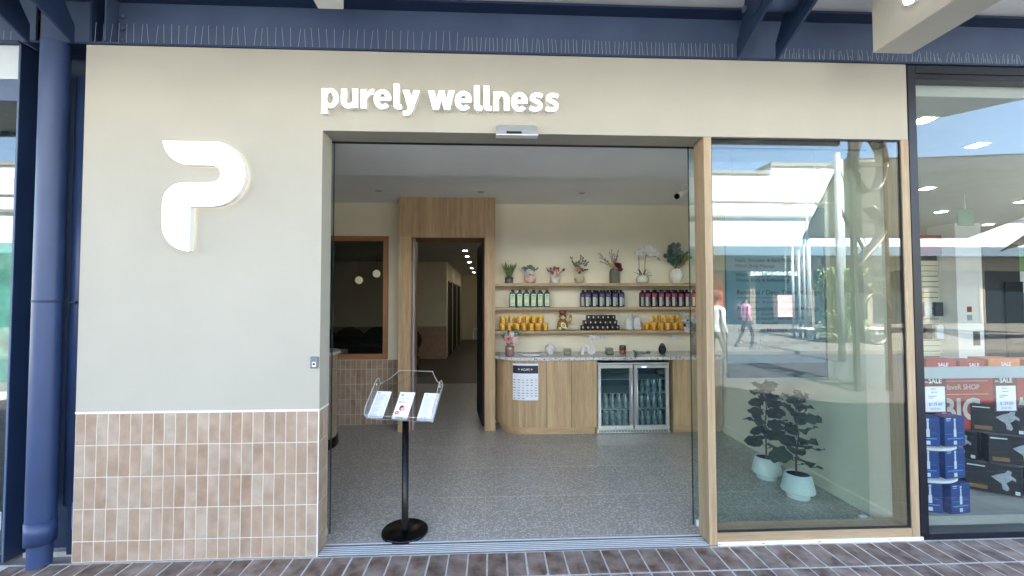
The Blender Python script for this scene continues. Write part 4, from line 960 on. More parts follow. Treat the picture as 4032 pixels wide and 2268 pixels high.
# potted fiddle-leaf plants
L_fig=mat('fig_leaf',(.022,.052,.034),.55,var=.3,scale=10)
def figplant(loc,h,lab,seed,sc0=1.0):
    t=thing('potted_fig_plant',lab,'potted plant',loc,group='potted fig plants behind the window')
    MB().lathe([(.078,0),(.080,.003),(.080,.030),(.077,.035),(.118,.052),(.120,.060),(.092,.185),(.086,.188),(.084,.180)],0,0,0,36,cap=False).build('pot',mat('matt_white_pot',(.74,.76,.74),.7,var=.04,bmp=.2,bscale=120) if 'matt_white_pot' not in MATS else MATS['matt_white_pot'],t)
    MB().cyl(0,0,.16,.172,.085,24).cyl(0,0,0.001,.004,.079,24).build('soil',mat('dark_soil',(.02,.016,.012),.95,var=.4,scale=60,bmp=.8) if 'dark_soil' not in MATS else MATS['dark_soil'],t)
    rg=random.Random(seed); st=[(rg.uniform(-.01,.01),rg.uniform(-.01,.01),.17+ (h-.2)*i/6) for i in range(7)]
    MB().tube(st,[.008,.007,.007,.006,.005,.004,.003],7).build('trunk',leafm('bark_%d'%seed,(.10,.085,.05)),t)
    nl=30
    for i in range(nl):
        q=i/(nl-1); z=.25+(h-.27)*q**.9; a=i*2.399+rg.uniform(-.3,.3); el=.25+.6*q+rg.uniform(-.25,.25); L_=rg.uniform(.15,.21)*(1-.30*q); W_=L_*rg.uniform(.62,.78)
        d=Vector((math.cos(a)*math.cos(el),math.sin(a)*math.cos(el),math.sin(el))); b_=Vector((0,0,z)); sd_=Vector((0,0,1)).cross(d).normalized(); up_=d.cross(sd_); tw=rg.uniform(-.9,.9); sd_,up_=sd_*math.cos(tw)+up_*math.sin(tw),up_*math.cos(tw)-sd_*math.sin(tw)
        m=MB(); m.sm=True; n=9; vs=[]
        for k_ in range(n):
            s=k_/(n-1); wd=W_/2*(.25+.75*math.sin(PI*min(1,s*.92+.03))**.7)*(1+.13*math.sin(s*17+i)) if 0<k_<n-1 else .006
            c=b_+d*(.03+L_*s)-Vector((0,0,1))*(.30*L_*s*s)+up_*.01*math.sin(s*9+i)
            vs+=[c-sd_*wd+up_*.012*math.sin(s*14+i),c-up_*.006,c+sd_*wd+up_*.012*math.cos(s*13+i)]
        fs=[]
        for k_ in range(n-1): fs+=[(k_*3,k_*3+1,k_*3+4,k_*3+3),(k_*3+1,k_*3+2,k_*3+5,k_*3+4)]
        m.add(vs,fs); m.sm=False; m.tube([b_,b_+d*.035],.0022,5); m.build('leaf',L_fig,t)
figplant((3.475,1.01,0),.80,'potted fig plant standing further back behind the window',5)
figplant((3.490,.64,0),.78,'potted fig plant standing nearest to the glass behind the window',8)

# menu board hanging inside the window
mb_=thing('menu_board','tall pale blue hanging treatment menu board behind the fixed window','menu board',(3.115,.30,1.0))
M_board=mat('menu_board_face',(.10,.155,.20),.4,var=.05); M_bdk=mat('menu_board_navy',(.012,.025,.05),.35,var=.03); M_btx=mat('menu_text_dark',(.008,.012,.02),.5,var=0)
MB().cbox(2.745,3.487,.295,.315,1.003,2.235,.002).build('panel',M_board,mb_,True)
MB().box(2.746,3.486,.2935,.2948,1.004,1.11).box(3.470,3.486,.2935,.2948,1.1105,2.0).build('navy_band',M_bdk,mb_,True)
m=MB()
def line(s,x,z,size,bold=.0): put(m,s,x,.2930,z,size,bold)
for s,x,z,size,b_ in [('Neck, Shoulder & Back Massage',2.81,1.835,.036,0),('Whole Body Massage',2.81,1.795,.034,0),('Whole Body & Ear Candling',2.812,1.730,.036,.006),('Whole Body & Reflexology',2.812,1.692,.036,.006),
  ('Remedial / Deep Tissue Massage',2.818,1.600,.047,.012),('private health fund claims available on request',2.818,1.572,.018,.004),('30 mins/$60    45 mins/$80    60 mins/$110',2.86,1.538,.024,.004),
  ('Foot relaxation / remedial Massage',2.820,1.484,.043,.008),('30 mins/$40    60 mins/$70',2.86,1.452,.022,0),('Reflexology 30 mins/$50    with foot spa $70',2.822,1.418,.027,.006),('60 mins/$90',3.0,1.385,.024,.004),
  ('Hot Stone Massage',2.824,1.330,.047,.012),('40 mins/$80     60 mins/$110     90 mins/$150',2.90,1.300,.024,.004),('Chinese Traditional Treatment',2.826,1.243,.042,.010),('Back & Head Neck',2.90,1.207,.030,.006),('$50',3.38,1.207,.028,.004),('$100',3.36,1.385,.026,.004)]: line(s,x,z,size,b_)
m.build('menu_lettering',M_btx,mb_,True)
MB().cyl(2.80,.305,2.235,2.66,.0015,5).cyl(3.43,.305,2.235,2.66,.0015,5).build('hanging_wire',M_alu,mb_,True)

# =====================================================================
# STEELWORK AND CANOPY
# =====================================================================
def beam(name,x0,x1,mweb,mfl,lab,stops=()):
    t=thing(name,lab,'beam',((x0+x1)/2,.09,3.15),group='blue steel beams over the shopfronts')
    MB().box(x0,x1,-.010,.19,3.1425,3.153).build('bottom_flange',mfl,t,True)
    MB().box(x0,x1,.088,.100,3.1535,3.4705).build('web',mweb,t,True)
    MB().box(x0,x1,-.010,.19,3.471,3.486).build('top_flange',mfl,t,True)
    for x in stops: MB().box(x,x+.012,-.008,.0875,3.1535,3.4705).build('stiffener',mfl,t,True)
    return t
b1=beam('steel_beam',-1.80,2.9575,M_blueg,M_blued,'long blue steel beam over the main shopfront with bird spikes',(-1.415,))
MB().box(-1.335,-1.325,.0,.087,3.17,3.47).build('stiffener',M_blueg,b1,True)
for z in (3.22,3.30,3.38):
    m=MB(); m.lathe([(.016,0),(.016,.012),(.010,.012),(.010,.024)],0,0,0,6); m.deform(lambda x,y,z_:(x-1.295,.087-z_,y+z)); m.build('bolt',M_blueg,b1,True)
b2=beam('steel_beam',2.958,9.0,M_blueg,M_blued,'blue steel beam continuing right over the neighbouring shop')
b3=beam('steel_beam',-6.0,-1.83,M_blueg,M_blued,'blue steel beam continuing left over the left neighbouring shop')
# brackets
def bracket(x0,lab):
    t=thing('canopy_bracket',lab,'bracket',(x0,0,3.15),group='paired steel canopy brackets')
    for dx in (0,.262):
        pts=[(.0,3.154),(-.02,3.154),(-.36,3.291),(-.86,3.50),(-1.9,3.62),(-1.9,3.70),(-.3,3.70),(.0,3.498)] 
        pts=[(-.012,3.140),(-.37,3.291),(-.86,3.498),(-.16,3.498),(-.012,3.25)]
        MB().prism(pts,'x',x0+dx,x0+dx+.014).build('plate',M_blued,t,True)
        m=MB(); m.lathe([(.105,0),(.105,.008)],0,0,0,28); m.deform(lambda x,y,z:(x0+dx-.0085+z,y-.22,x+3.415)); m.build('boss_plate',M_blued,t,True)
        m=MB(); m.lathe([(.022,0),(.022,.012)],0,0,0,6); m.deform(lambda x,y,z:(x0+dx-.0210+z,y-.13,x+3.395)); m.build('bolt',M_blueg,t,True)
    MB().tube([(x0+.014,-.20,3.40),(x0+.262,-.20,3.40)],.055,20).build('cross_tube',M_blueg,t,True)
bracket(2.672,'pair of dark steel bracket plates with cross tube above doorway right side')
bracket(-1.775,'pair of dark steel bracket plates above the round blue column')
# column group
cl=thing('steel_column','round glossy blue steel column at the left end of the shopfront','column',(-1.612,-.0,0))
MB().lathe([(.068,.262),(.068,3.14)],-1.612,-.005,0,36,cap=False).build('shaft',M_blue,cl,True)
MB().lathe([(.056,0),(.056,.131)],-1.612,-.005,0,36,cap=False).build('foot',M_blue,cl,True)
m=MB(); m.cyl(-1.612,-.005,.130,.264,.0712,36); m.build('sleeve',M_blue,cl,True)
MB().cyl(-1.612,-.005,1.55,1.563,.0695,36).build('joint_ring',M_blued,cl,True)
cp=thing('column_backing','flat dark blue steel channel behind the round column','column casing',(-1.65,.12,0))
MB().box(-1.850,-1.8385,.015,.0195,0,3.141).build('flange_edge',M_blueg,cp,True); MB().box(-1.850,-1.838,.020,.169,0,3.141).build('flange',M_blued,cp,True)
MB().box(-1.838,-1.455,.170,.184,0,3.141).build('web',M_blued,cp,True)
MB().box(-1.713,-1.703,.07,.169,.30,3.05).build('rib',M_blued,cp,True)
MB().box(-1.452,-1.440,.02,.15,0,3.13).build('black_reveal',M_gask,cp,True)
dp=thing('downpipe','narrower blue downpipe behind the round column','downpipe',(-1.50,.085,0))
MB().lathe([(.047,.30),(.047,2.98)],-1.545,.121,0,24).build('pipe',M_blue,dp,True)
MB().box(-1.58,-1.50,.04,.12,1.545,1.556).build('strap',M_blued,dp,True)
MB().prism([(-1.55,.0),(-1.453,.0),(-1.453,.40),(-1.55,.32)],'y',.09,.168).build('shoe',M_blued,dp,True)
MB().cbox(-1.474,-1.456,.03,.049,.18,.34,.003).build('cover_plate',M_blueg,dp,True)
# bird spikes
sm_=MB().tube([(0,0,0),(0,0,.12)],.0012,4,cap=False).build('spike',mat('stainless_wire',(.45,.48,.52),.4,.2,var=0)); sm=sm_.data; bpy.data.objects.remove(sm_)
def spikes(x0,x1,step,h,lab,rows=((.004,0),),limit=999,jit=.07):
    t=thing('bird_spike_strip',lab,'bird spikes',((x0+x1)/2,.0,3.154),group='bird spike strips on the beam flange')
    MB().box(x0,x1,-.006,.014,3.1535,3.157).build('base_strip',M_blueg,t,True)
    L=t.location
    for y,off in rows:
        x=x0+off+.01
        while x<x1: 
            inst('spike',sm,t,(x-L.x+rnd.uniform(-.003,.003),y-L.y,.003),(rnd.uniform(-jit,jit),rnd.uniform(-jit,jit)*1.3,0),(1,1,h/.12)); x+=step
spikes(-1.40,.872,.0455,.125,'sparse tall bird spikes along left half of the flange',((.004,0),))
spikes(.874,2.66,.0272,.095,'dense short bird spikes along right half of the flange',((.004,0),))
spikes(2.96,5.9,.034,.075,'bird spikes on the flange right of the paired brackets',((.004,0),(.06,.017)),jit=.16)
spikes(-2.3,-1.85,.045,.06,'short bird spikes on the beam left of column',((.004,0),))
# canopy soffit
struct('canopy_soffit',MB().prism([(-6,.3),(9,.3),(7.2,-.02),(6.16,-1.13),(5.66,-1.72),(5.3,-2.27),(-6,-2.27)],'z',3.502,3.56),M_canopy)
ce=thing('canopy_edge_beam','blue steel edge beam along the outer lip of the canopy','beam',(0,-2.3,3.45))
MB().box(-6,5.3,-2.31,-2.271,3.45,3.60).build('web',M_blue,ce,True)
# soffit joints
# bulkheads
t=thing('beige_bulkhead','beige box bulkhead hanging under the canopy at upper right','bulkhead',(3.48,-1.3,3.05))
MB().cbox(3.364,3.605,-1.15,-.267,3.05,3.501,.004).build('casing',M_beige,t,True)
sp2=thing('bulkhead_spotlight','small round lit light on the side of the beige bulkhead','spotlight',(3.36,-.53,3.21))
m=MB().lathe([(.05,0),(.05,.015),(.042,.020)],0,0,0,24); m.deform(lambda x,y,z:(3.3635-z,y-.53,x+3.215)); m.build('trim_ring',M_white,sp2,True)
m=MB().lathe([(.041,0),(.041,.001)],0,0,0,24); m.deform(lambda x,y,z:(3.3425-z,y-.53,x+3.215)); m.build('lamp_disc',emis('cool_lamp',(1,1,.95),4),sp2,True)
t=thing('white_purlin','pale steel box purlin end under the canopy above the lettering','purlin',(.10,-1.2,3.3))
MB().cbox(.026,.176,-2.26,-.155,3.302,3.501,.004).build('casing',M_offw,t,True)
# upper building mass and roof
struct('upper_building',MB().box(-14,18,.302,.6,3.165,5.2).box(-14,18,.6,16,3.3,3.5),mat('upper_render',(.5,.48,.44),.8,var=.05))
struct('outer_walls',MB().box(-14,-13.9,.3,16,0,3.3).box(17.9,18,.3,16,0,3.3).box(-14,18,15.9,16,0,3.3),MATS['upper_render'])

# =====================================================================
# NEIGHBOUR SHOPS
# =====================================================================
nf=thing('neighbour_window_right','black framed glazed shopfront of the right neighbouring shop','shopfront',(6,.03,0))
MB().cbox(3.849,3.905,-.002,.09,0,3.138,.002).build('frame_post',M_navy,nf,True)
MB().cbox(3.9055,9.0,-.002,.09,3.082,3.138,.002).cbox(3.9055,9.0,.004,.088,3.046,3.0815,.002).build('head_frame',M_navy,nf,True)
MB().cbox(3.9055,9.0,-.002,.09,0,.040,.002).build('sill_frame',M_navy,nf,True)
MB().box(3.905,9.0,.045,.055,.0395,3.047).build('pane',M_nglass,nf,True)
MB().box(3.9055,9.0,.058,.085,1.030,1.105).build('safety_rail',mat('grey_rail',(.33,.37,.37),.5,var=.03),nf,True,label='pale grey horizontal rail behind the glass')
nroom=MB().box(3.845,3.848,.1,7.5,0,3.3).box(3.85,13.5,7.5,7.6,0,3.3).box(13.5,13.6,.1,7.5,0,3.3)
struct('neighbour_walls',nroom,mat('neighbour_wall_paint',(.62,.62,.55),.7,var=.03))
struct('neighbour_ceiling',MB().box(3.85,13.5,.1,7.5,2.97,2.99).box(3.906,13.5,.091,.099,2.971,3.14),mat('neighbour_ceiling_paint',(.55,.56,.52),.8,var=.03))
struct('neighbour_floor',MB().box(3.85,13.5,.1,7.5,-.03,.004),mat('neighbour_vinyl',(.36,.36,.31),.5,var=.05))
M_nl=emis('cool_shop_light',(1,.98,.92),10)
for i,(x,y) in enumerate([(4.42,.45),(5.45,.95),(6.5,2.4),(8.15,3.75),(8.6,3.05),(7.0,1.2),(6.2,4.6),(10.2,4.8)]):
    t=thing('shop_ceiling_light','%s lit ceiling light from the glass inside the right neighbouring shop'%ORD[i],'ceiling light',(x,y,2.97),group='lit ceiling lights in right shop')
    MB().box(-.07,.07,-.07,.07,-.012,-.001).build('frame',M_white,t); MB().box(-.05,.05,-.05,.05,-.016,-.0125).build('diffuser',M_nl,t)
t=thing('exit_sign','small green and white hanging exit sign in right neighbouring shop','sign',(7.25,2.7,2.55))
MB().cbox(-.02,.20,-.01,.01,0,.22,.003).build('panel',mat('sign_green',(.16,.30,.22),.5,var=.02),t); MB().cyl(.09,0,.22,.42,.006,6).build('rod',M_white,t)
# low podium
struct('display_podium',MB().box(3.907,9,.095,.12,.0405,.10).box(3.907,9,.12,1.6,.0405,.062),mat('podium_grey',(.30,.31,.27),.6,var=.05))
# toothbrush display
M_navyb=mat('blue_carton',(.012,.05,.20),.35,var=.25,scale=12,coat=.3); M_dkb=mat('dark_carton',(.012,.012,.015),.35,var=.3,scale=14,coat=.3)
M_pwhite=mat('print_white',(.62,.68,.72),.5,var=.05); M_pcy=mat('print_cyan',(.10,.30,.55),.5,var=.1)
td=thing('tiered_stand','round white tiered display stand inside right neighbouring shop','display stand',(4.20,.40,.062))
for z in (.222,.445): 
    MB().lathe([(.235,0),(.240,.004),(.240,.014),(.235,.018)],0,0,z,40).build('shelf_disc',M_offw,td)
MB().cyl(0,.05,0,.46,.03,14).build('post',M_offw,td)
def bluebox(loc,rz,lab,w_=.19,h=.215):
    t=thing('toothbrush_box',lab,'box',loc,rz,'blue toothbrush boxes on the tiered stand')
    MB().cbox(-w_/2,w_/2,-.045,.045,0,h,.002).build('carton',M_navyb,t)
    m=MB(); y=-.0456
    def q(mi,x0,x1,z0,z1,d=0): m.mat(mi); m.add([(x0,y-d,z0),(x1,y-d,z0),(x1,y-d,z1),(x0,y-d,z1)],[(0,1,2,3)])
    q(0,-.010,.012,.065,.12); q(0,-.005,.007,.12,.175); q(0,-.007,.009,.178,.192); q(1,-w_/2+.02,w_/2-.02,.050,.057); q(0,-w_/2+.015,-w_/2+.055,.190,.197); q(0,-w_/2+.015,-w_/2+.05,.178,.182); q(0,.0-.012,.014,.012,.038); q(1,-w_/2+.01,-.02,.085,.088); q(1,.02,w_/2-.02,.092,.094)
    m.build('box_print',[M_pwhite,M_pcy],t); return t
k=0
for z,xs_,ang in ((.062,((4.165,.27,-.25),(4.34,.24,.15)),0),(.303,((4.14,.26,-.1),(4.32,.25,.12)),0),(.527,((4.15,.26,-.2),(4.325,.25,.1)),0)):
    for j,(x,y,a) in enumerate(xs_):
        bluebox((x,y,z),a,'blue electric toothbrush box, %s tier, %s side of tiered stand'%(('bottom','middle','top')[k],('left','right')[j]),.15 if j==0 else .17,.205); 
    k+=1
def darkbox(loc,rz,lab,w_=.30):
    t=thing('shaver_box',lab,'box',loc,rz,'black shaver boxes on the round plinth')
    MB().cbox(-w_/2,w_/2,-.05,.05,0,.215,.002).build('carton',M_dkb,t)
    m=MB(); y=-.0506
    def q(mi,pts): m.mat(mi); m.add([(a,y,b_) for a,b_ in pts],[tuple(range(len(pts)))])
    q(0,[(-.14,.190),(-.04,.190),(-.04,.199),(-.14,.199)]); q(1,[(-.13,.02),(-.03,.02),(-.03,.050),(-.13,.050)])
    q(2,[(.02,.10),(.045,.08),(.05,.04),(.075,.03),(.085,.05),(.07,.09),(.10,.12),(.12,.11),(.12,.13),(.095,.15),(.10,.18),(.08,.19),(.065,.165),(.03,.15),(-.01,.125)][::1])
    q(0,[(.115,.012),(.140,.012),(.140,.038),(.115,.038)])
    m.build('box_print',[M_pwhite,mat('print_bronze',(.22,.12,.04),.5,var=.1) if 'print_bronze' not in MATS else MATS['print_bronze'],mat('print_silver',(.32,.36,.38),.5,var=.3,scale=40) if 'print_silver' not in MATS else MATS['print_silver']],t)
cx0,cy0=5.30,.95
bp=thing('round_plinth','round grey display plinth inside right neighbouring shop','plinth',(cx0,cy0,.062))
for z,r_ in ((0,.60),(.222,.56),(.444,.52)): MB().lathe([(r_,0),(r_+.002,.002),(r_,.005)],0,0,z,48).build('shelf_disc',M_alud,bp)
MB().cyl(0,0,.005,.66,.20,24).build('core',M_offw,bp)
for lv,z in enumerate((.068,.290,.512)):
    rad=(.54,.50,.46)[lv]
    for j in range(4):
        a=R((195,232,270,310)[j]+ (0,14,6)[lv]); 
        darkbox((cx0+rad*math.cos(a),cy0+rad*math.sin(a),z),a+PI/2,'black shaver box, %s tier, %s from left on round plinth'%(('bottom','middle','top')[lv],ORD[j]),.30)
# red big sale posters and price tags
rp=thing('red_sale_board','red board lettered SHAVER SHOP BIG behind the grey rail','sign',(4.75,.62,.50))
M_redp=mat('red_print',(.36,.035,.02),.5,var=.06); M_pgrey=mat('print_pale_grey',(.50,.53,.48),.5,var=.03)
MB().cbox(4.62,5.14,.60,.615,.52,.955,.002).cbox(5.15,5.60,.60,.615,.52,.955,.002).build('panel',M_redp,rp,True)
m=put(MB(),'SHaveR SHOP',4.66,.599,.840,.058,.012,'LEFT',.95); m.build('brand_lettering',M_pgrey,rp,True)
m=put(MB(),'BIG',4.655,.599,.600,.24,.03,'LEFT',.92); m.box(4.63,5.06,.5985,.5995,.905,.909).box(4.63,5.06,.5985,.5995,.800,.804); m.build('big_lettering',M_pgrey,rp,True)
m=put(MB(),'SR',5.17,.599,.840,.045,.012); put(m,'DAY',5.16,.599,.600,.24,.03,'LEFT',.7); m.build('side_lettering',M_pgrey,rp,True)
def stag(x,lab):
    t=thing('sale_tag',lab,'price tag',(x,.16,.775),group='hanging sale price tags')
    MB().cbox(-.085,.085,-.003,.003,0,.262,.001).build('card',mat('maroon_card',(.10,.02,.03),.4,var=.05) if 'maroon_card' not in MATS else MATS['maroon_card'],t)
    MB().box(-.072,.072,-.0042,-.0032,.008,.182).build('price_sheet',M_paper,t)
    m=put(MB(),'SALE',-.045,-.0042,.205,.050,.02,'LEFT',.9); put(m,'BIG',-.078,-.0042,.208,.018,.01); m.build('sale_lettering',M_white,t)
    m=MB()
    for k_,(z,w_) in enumerate(((.162,.03),(.140,.04),(.112,.05),(.100,.03))): m.box(-.05+(.02 if k_<2 else 0),-.05+(.02 if k_<2 else 0)+w_*1.2,-.0052,-.0045,z,z+.006)
    put(m,'$139.00',0,-.0050,.050,.030,.01,'CENTER'); put(m,'SAVE 50%',0,-.0050,.022,.018,.005,'CENTER'); m.build('price_lettering',M_ink,t)
stag(4.14,'hanging SALE price tag nearest the black frame post'); stag(4.66,'hanging SALE price tag right of the red board')
cb_=thing('display_bench','white display bench behind the rail carrying orange sale boxes','bench',(4.9,.95,0))
MB().cbox(4.1,6.3,.66,1.25,.955,.985,.003).build('benchtop',M_offw,cb_,True); MB().box(4.2,4.24,.7,1.2,0,.955).box(6.1,6.14,.7,1.2,0,.955).build('leg',M_offw,cb_,True)
M_orb=mat('orange_carton',(.60,.20,.05),.5,var=.1,scale=8)
for i,(x,w_,h,c) in enumerate([(4.78,.26,.085,M_redp),(5.05,.22,.07,M_redp),(5.33,.28,.085,M_orb),(5.62,.2,.075,M_orb),(4.52,.16,.05,M_oakx)]):
    t=thing('sale_carton',['red sale carton at the left of the bench','red sale carton in the middle of the bench','orange sale carton beside the red cartons','orange sale carton at the far right of the bench','low brown carton at the bench left end'][i],'carton',(x,.78,.985))
    MB().cbox(-w_/2,w_/2,-.08,.08,0,h,.003).build('carton',c,t)
    if i<4: m=put(MB(),'SALE',-.03,-.0815,h*.3,.042,.012); m.build('sale_lettering',M_white,t)
# slatwall with hanging goods
sw_=thing('slatwall','pale slatted display wall at the back of right neighbouring shop','slatwall',(9.3,5.0,0))
MB().box(8.85,9.80,5.03,5.06,.4,2.4).build('backing',M_blackm,sw_,True)
for k_ in range(19): MB().cbox(8.85,9.80,5.0,5.029,.42+k_*.10,.42+k_*.10+.088,.003).build('slat',mat('cream_slat',(.62,.60,.48),.5,var=.03) if 'cream_slat' not in MATS else MATS['cream_slat'],sw_,True)
for i in range(7):
    x=8.9+ (i%3)*.22; z=.85+(i//3)*.42
    o=MB().cbox(-.07,.07,-.04,.02,0,.26,.01).build('hanging_pack',[M_pwhite,M_dkb][i%2]); o.location=(x,4.95,z); tag(o,'%s blister pack, %s on the %s hook row of the slatted wall'%(('pale','dark')[i%2],ORD[i%3],('lowest','middle','highest')[i//3]),'pack','packs on slatted wall')
t=thing('red_header_sign','red header sign above the slatted display wall','sign',(9.3,4.95,2.42)); MB().cbox(8.7,9.86,4.94,4.99,2.42,2.78,.004).build('panel',M_redp,t,True)
t=thing('white_pillar','white pillar with small notices in right neighbouring shop','pillar',(9.9,4.9,0)); MB().box(9.44,9.93,4.7,5.2,0,2.97).build('shaft',M_white,t,True)
MB().box(9.62,9.70,4.69,4.699,1.35,1.45).build('notice',M_redp,t,True); MB().box(9.62,9.70,4.69,4.699,1.2,1.3).build('notice',M_grey,t,True); MB().box(9.72,9.84,4.69,4.699,.75,1.0).build('notice',M_dkb,t,True)
t=thing('dark_cabinet','tall dark cabinet at the back of right neighbouring shop','cabinet',(10.8,4.9,0)); MB().cbox(9.96,10.66,4.7,5.2,0,2.58,.005).build('carcass',M_dkb,t,True); MB().cbox(10.33,10.66,4.66,4.698,0,1.9,.004).build('door',M_black,t,True)
t=thing('green_poster','green and white poster at right edge of right neighbouring shop','poster',(11.6,4.9,1.0)); MB().box(10.75,11.8,4.88,4.9,.9,2.45).build('panel',mat('green_print',(.10,.30,.06),.5,var=.2),t,True); MB().box(10.77,11.7,4.87,4.879,1.7,2.1).build('white_band',M_white,t,True)

# left neighbour
nl=thing('neighbour_window_left','glazed shopfront of the left neighbouring shop beside the column','shopfront',(-3,.1,0))
MB().box(-6,-1.8505,.03,.09,2.93,3.141).build('fascia_panel',mat('grey_white_panel',(.55,.60,.62),.6,var=.03),nl,True)
MB().box(-6,-1.8505,.04,.09,2.80,2.929).build('transom',M_blueg,nl,True)
MB().box(-6,-1.8505,.062,.070,.04,2.799).build('pane',M_nglass,nl,True)
MB().cbox(-6,-1.8505,.03,.10,0,.04,.002).build('sill_frame',M_navy,nl,True)
struct('left_shop_room',MB().box(-6.1,-6,.1,5,0,3.1).box(-6,-1.90,4.0,4.1,0,3.1).box(-6,-1.90,.2,4,2.95,3.1).box(-1.898,-1.893,.2,4,0,3.1).box(-6,-1.90,.11,4,-.03,.003),mat('left_shop_dark',(.06,.10,.09),.7,var=.2))
t=thing('green_backdrop','green display backdrop in the window of left neighbouring shop','backdrop',(-3,.6,.9)); MB().box(-3.2,-1.95,.55,.57,.98,2.0).build('panel',mat('green_backdrop_print',(.10,.34,.22),.6,var=.5,scale=4),t,True)
t=thing('dark_stall_board','black lower display board in left neighbouring shop window','board',(-3,.3,0)); MB().box(-3.2,-1.90,.15,.155,.32,.95).build('panel',M_blackm,t,True)
t=thing('p_notice','white notice lettered P low in left neighbouring shop window','sign',(-2.0,.1,.16)); MB().box(-2.3,-1.935,.085,.09,.16,.27).build('panel',M_white,t,True); m=put(MB(),'SHOP',-2.0,.0845,.20,.05,.01,'CENTER'); m.build('lettering',M_ink,t,True)

# =====================================================================
# ACROSS THE PLAZA (seen in the window reflections)
# =====================================================================
M_owhite=mat('opposite_white_wall',(.60,.61,.60),.8,var=.04,scale=.5); M_otan=mat('opposite_tan',(.20,.17,.13),.8,var=.05); M_odk=mat('opposite_glazing',(.012,.02,.026),.6,sp=.1,var=.3,scale=.5); M_ogrey=mat('opposite_coping',(.24,.24,.22),.7,var=.05); M_oblue=mat('opposite_awning_blue',(.11,.16,.20),.6,var=.05)
ob=thing('opposite_building','large white parapeted retail building across the plaza','building',(5,-26,0))
MB().box(-45,19.6,-27,-25,3.57,10.0).box(19.6,45,-27,-25,3.57,10.55).build('wall',M_owhite,ob,True)
MB().box(-45,19.55,-27,-24.9,10.0,10.22).box(19.55,45,-27,-24.9,10.55,10.8).build('coping',M_ogrey,ob,True)
MB().box(-45,45,-25,-24.93,8.12,8.20).box(-45,45,-25,-24.85,7.05,7.25).build('ledge',M_ogrey,ob,True)
for x in range(-40,45,5): MB().box(x,x+.05,-24.999,-24.985,7.3,8.1).build('panel_joint',M_ogrey,ob,True)
MB().box(-45,45,-27,-24.7,3.57,4.42).build('tan_band',M_otan,ob,True)
MB().box(-45,45,-24.9,-23.4,4.42,5.0).build('awning',M_oblue,ob,True)
MB().box(-45,45,-27,-25.1,0,3.57).build('storefront',M_odk,ob,True)
for x in list(range(-42,45,4)): MB().box(x,x+.35,-25.1,-24.95,0,3.57).build('pier',M_otan,ob,True)
m=MB(); vs,fs=text('BED BATH N TABLE',.36,.01,0,'CENTER'); m.add([(19.6-a,-25.0-b+.1,3.25+c) for a,b,c in vs],fs); m.build('store_lettering',emis('lit_store_letters',(.8,.95,.9),1.2),ob,True)
MB().box(13.2,16.2,-25.09,-25.02,.6,3.3).build('red_poster',M_redp,ob,True); MB().box(19.9,21.0,-25.09,-25.02,.5,1.95).build('sale_poster',F_pk,ob,True)
m=MB(); vs,fs=text('SALE',.3,.01,0,'CENTER'); m.add([(20.45-a,-25.0-b,1.2+c) for a,b,c in vs],fs); m.build('sale_lettering',M_white,ob,True)
M_pole=mat('galvanised_pole',(.42,.46,.48),.45,.4,var=.05)
def lamp(x,y,h,lab):
    t=thing('street_lamp',lab,'street lamp',(x,y,0)); MB().cyl(0,0,0,h,.07,12,.05).build('pole',M_pole,t)
    MB().tube([(-.7,0,h),(.7,0,h+.02)],.03,8).build('arm',M_pole,t)
    for s_ in (-1,1): MB().lathe([(.02,.06),(.28,.0),(.28,-.03),(.001,-.03)],s_*.7,0,h,16).build('lamp_head',M_white,t)
    return t
lamp(13.7,-14,5.5,'twin headed street lamp mirrored in the middle of window')
for i,(x,h) in enumerate(((13.15,3.9),(13.4,3.6),(13.62,4.1),(13.85,3.9))):
    t=MB().cyl(0,0,0,h,.045,10); o=t.build('light_mast',M_pole); o.location=(x,-14.1,0); tag(o,'slim pale mast in the plaza cluster, %s from the left'%ORD[i],'mast','cluster of slim masts')
bp_=thing('cable_mast','tall steel mast with stay cables in front of the plaza','mast',(10.03,-8,0))
MB().cyl(0,0,0,5.4,.08,14).build('pole',M_pole,bp_); MB().tube([(0,0,5.2),(5.0,-4,1.5)],.015,6).build('cable',M_dk,bp_); MB().tube([(0,0,4.0),(2.6,-2,2.9)],.05,8).build('arm',M_dk,bp_)
# hedge tree
ht=thing('plaza_shrub','leafy shrub across the plaza mirrored in the window','shrub',(13.6,-12.2,0))
rg=random.Random(77); m=MB()
for i in range(2600):
    a=rg.uniform(0,2*PI); h_=rg.uniform(.1,2.7); rr2=(.75+.25*math.sin(h_*3+a*2))*(1-.18*h_/2.7)*rg.uniform(.5,1.05)
    p=Vector((math.cos(a)*rr2,math.sin(a)*rr2,h_)); d=Vector((rg.uniform(-1,1),rg.uniform(-1,1),rg.uniform(-.3,1)))
    m.leaf(p,d,(0,0,1),.13,.07,.2)
m.build('foliage',mat('shrub_leaf',(.20,.27,.10),.35,var=.5,scale=3),ht); MB().cyl(0,0,0,1.8,.06,8).build('trunk',M_cedar,ht)
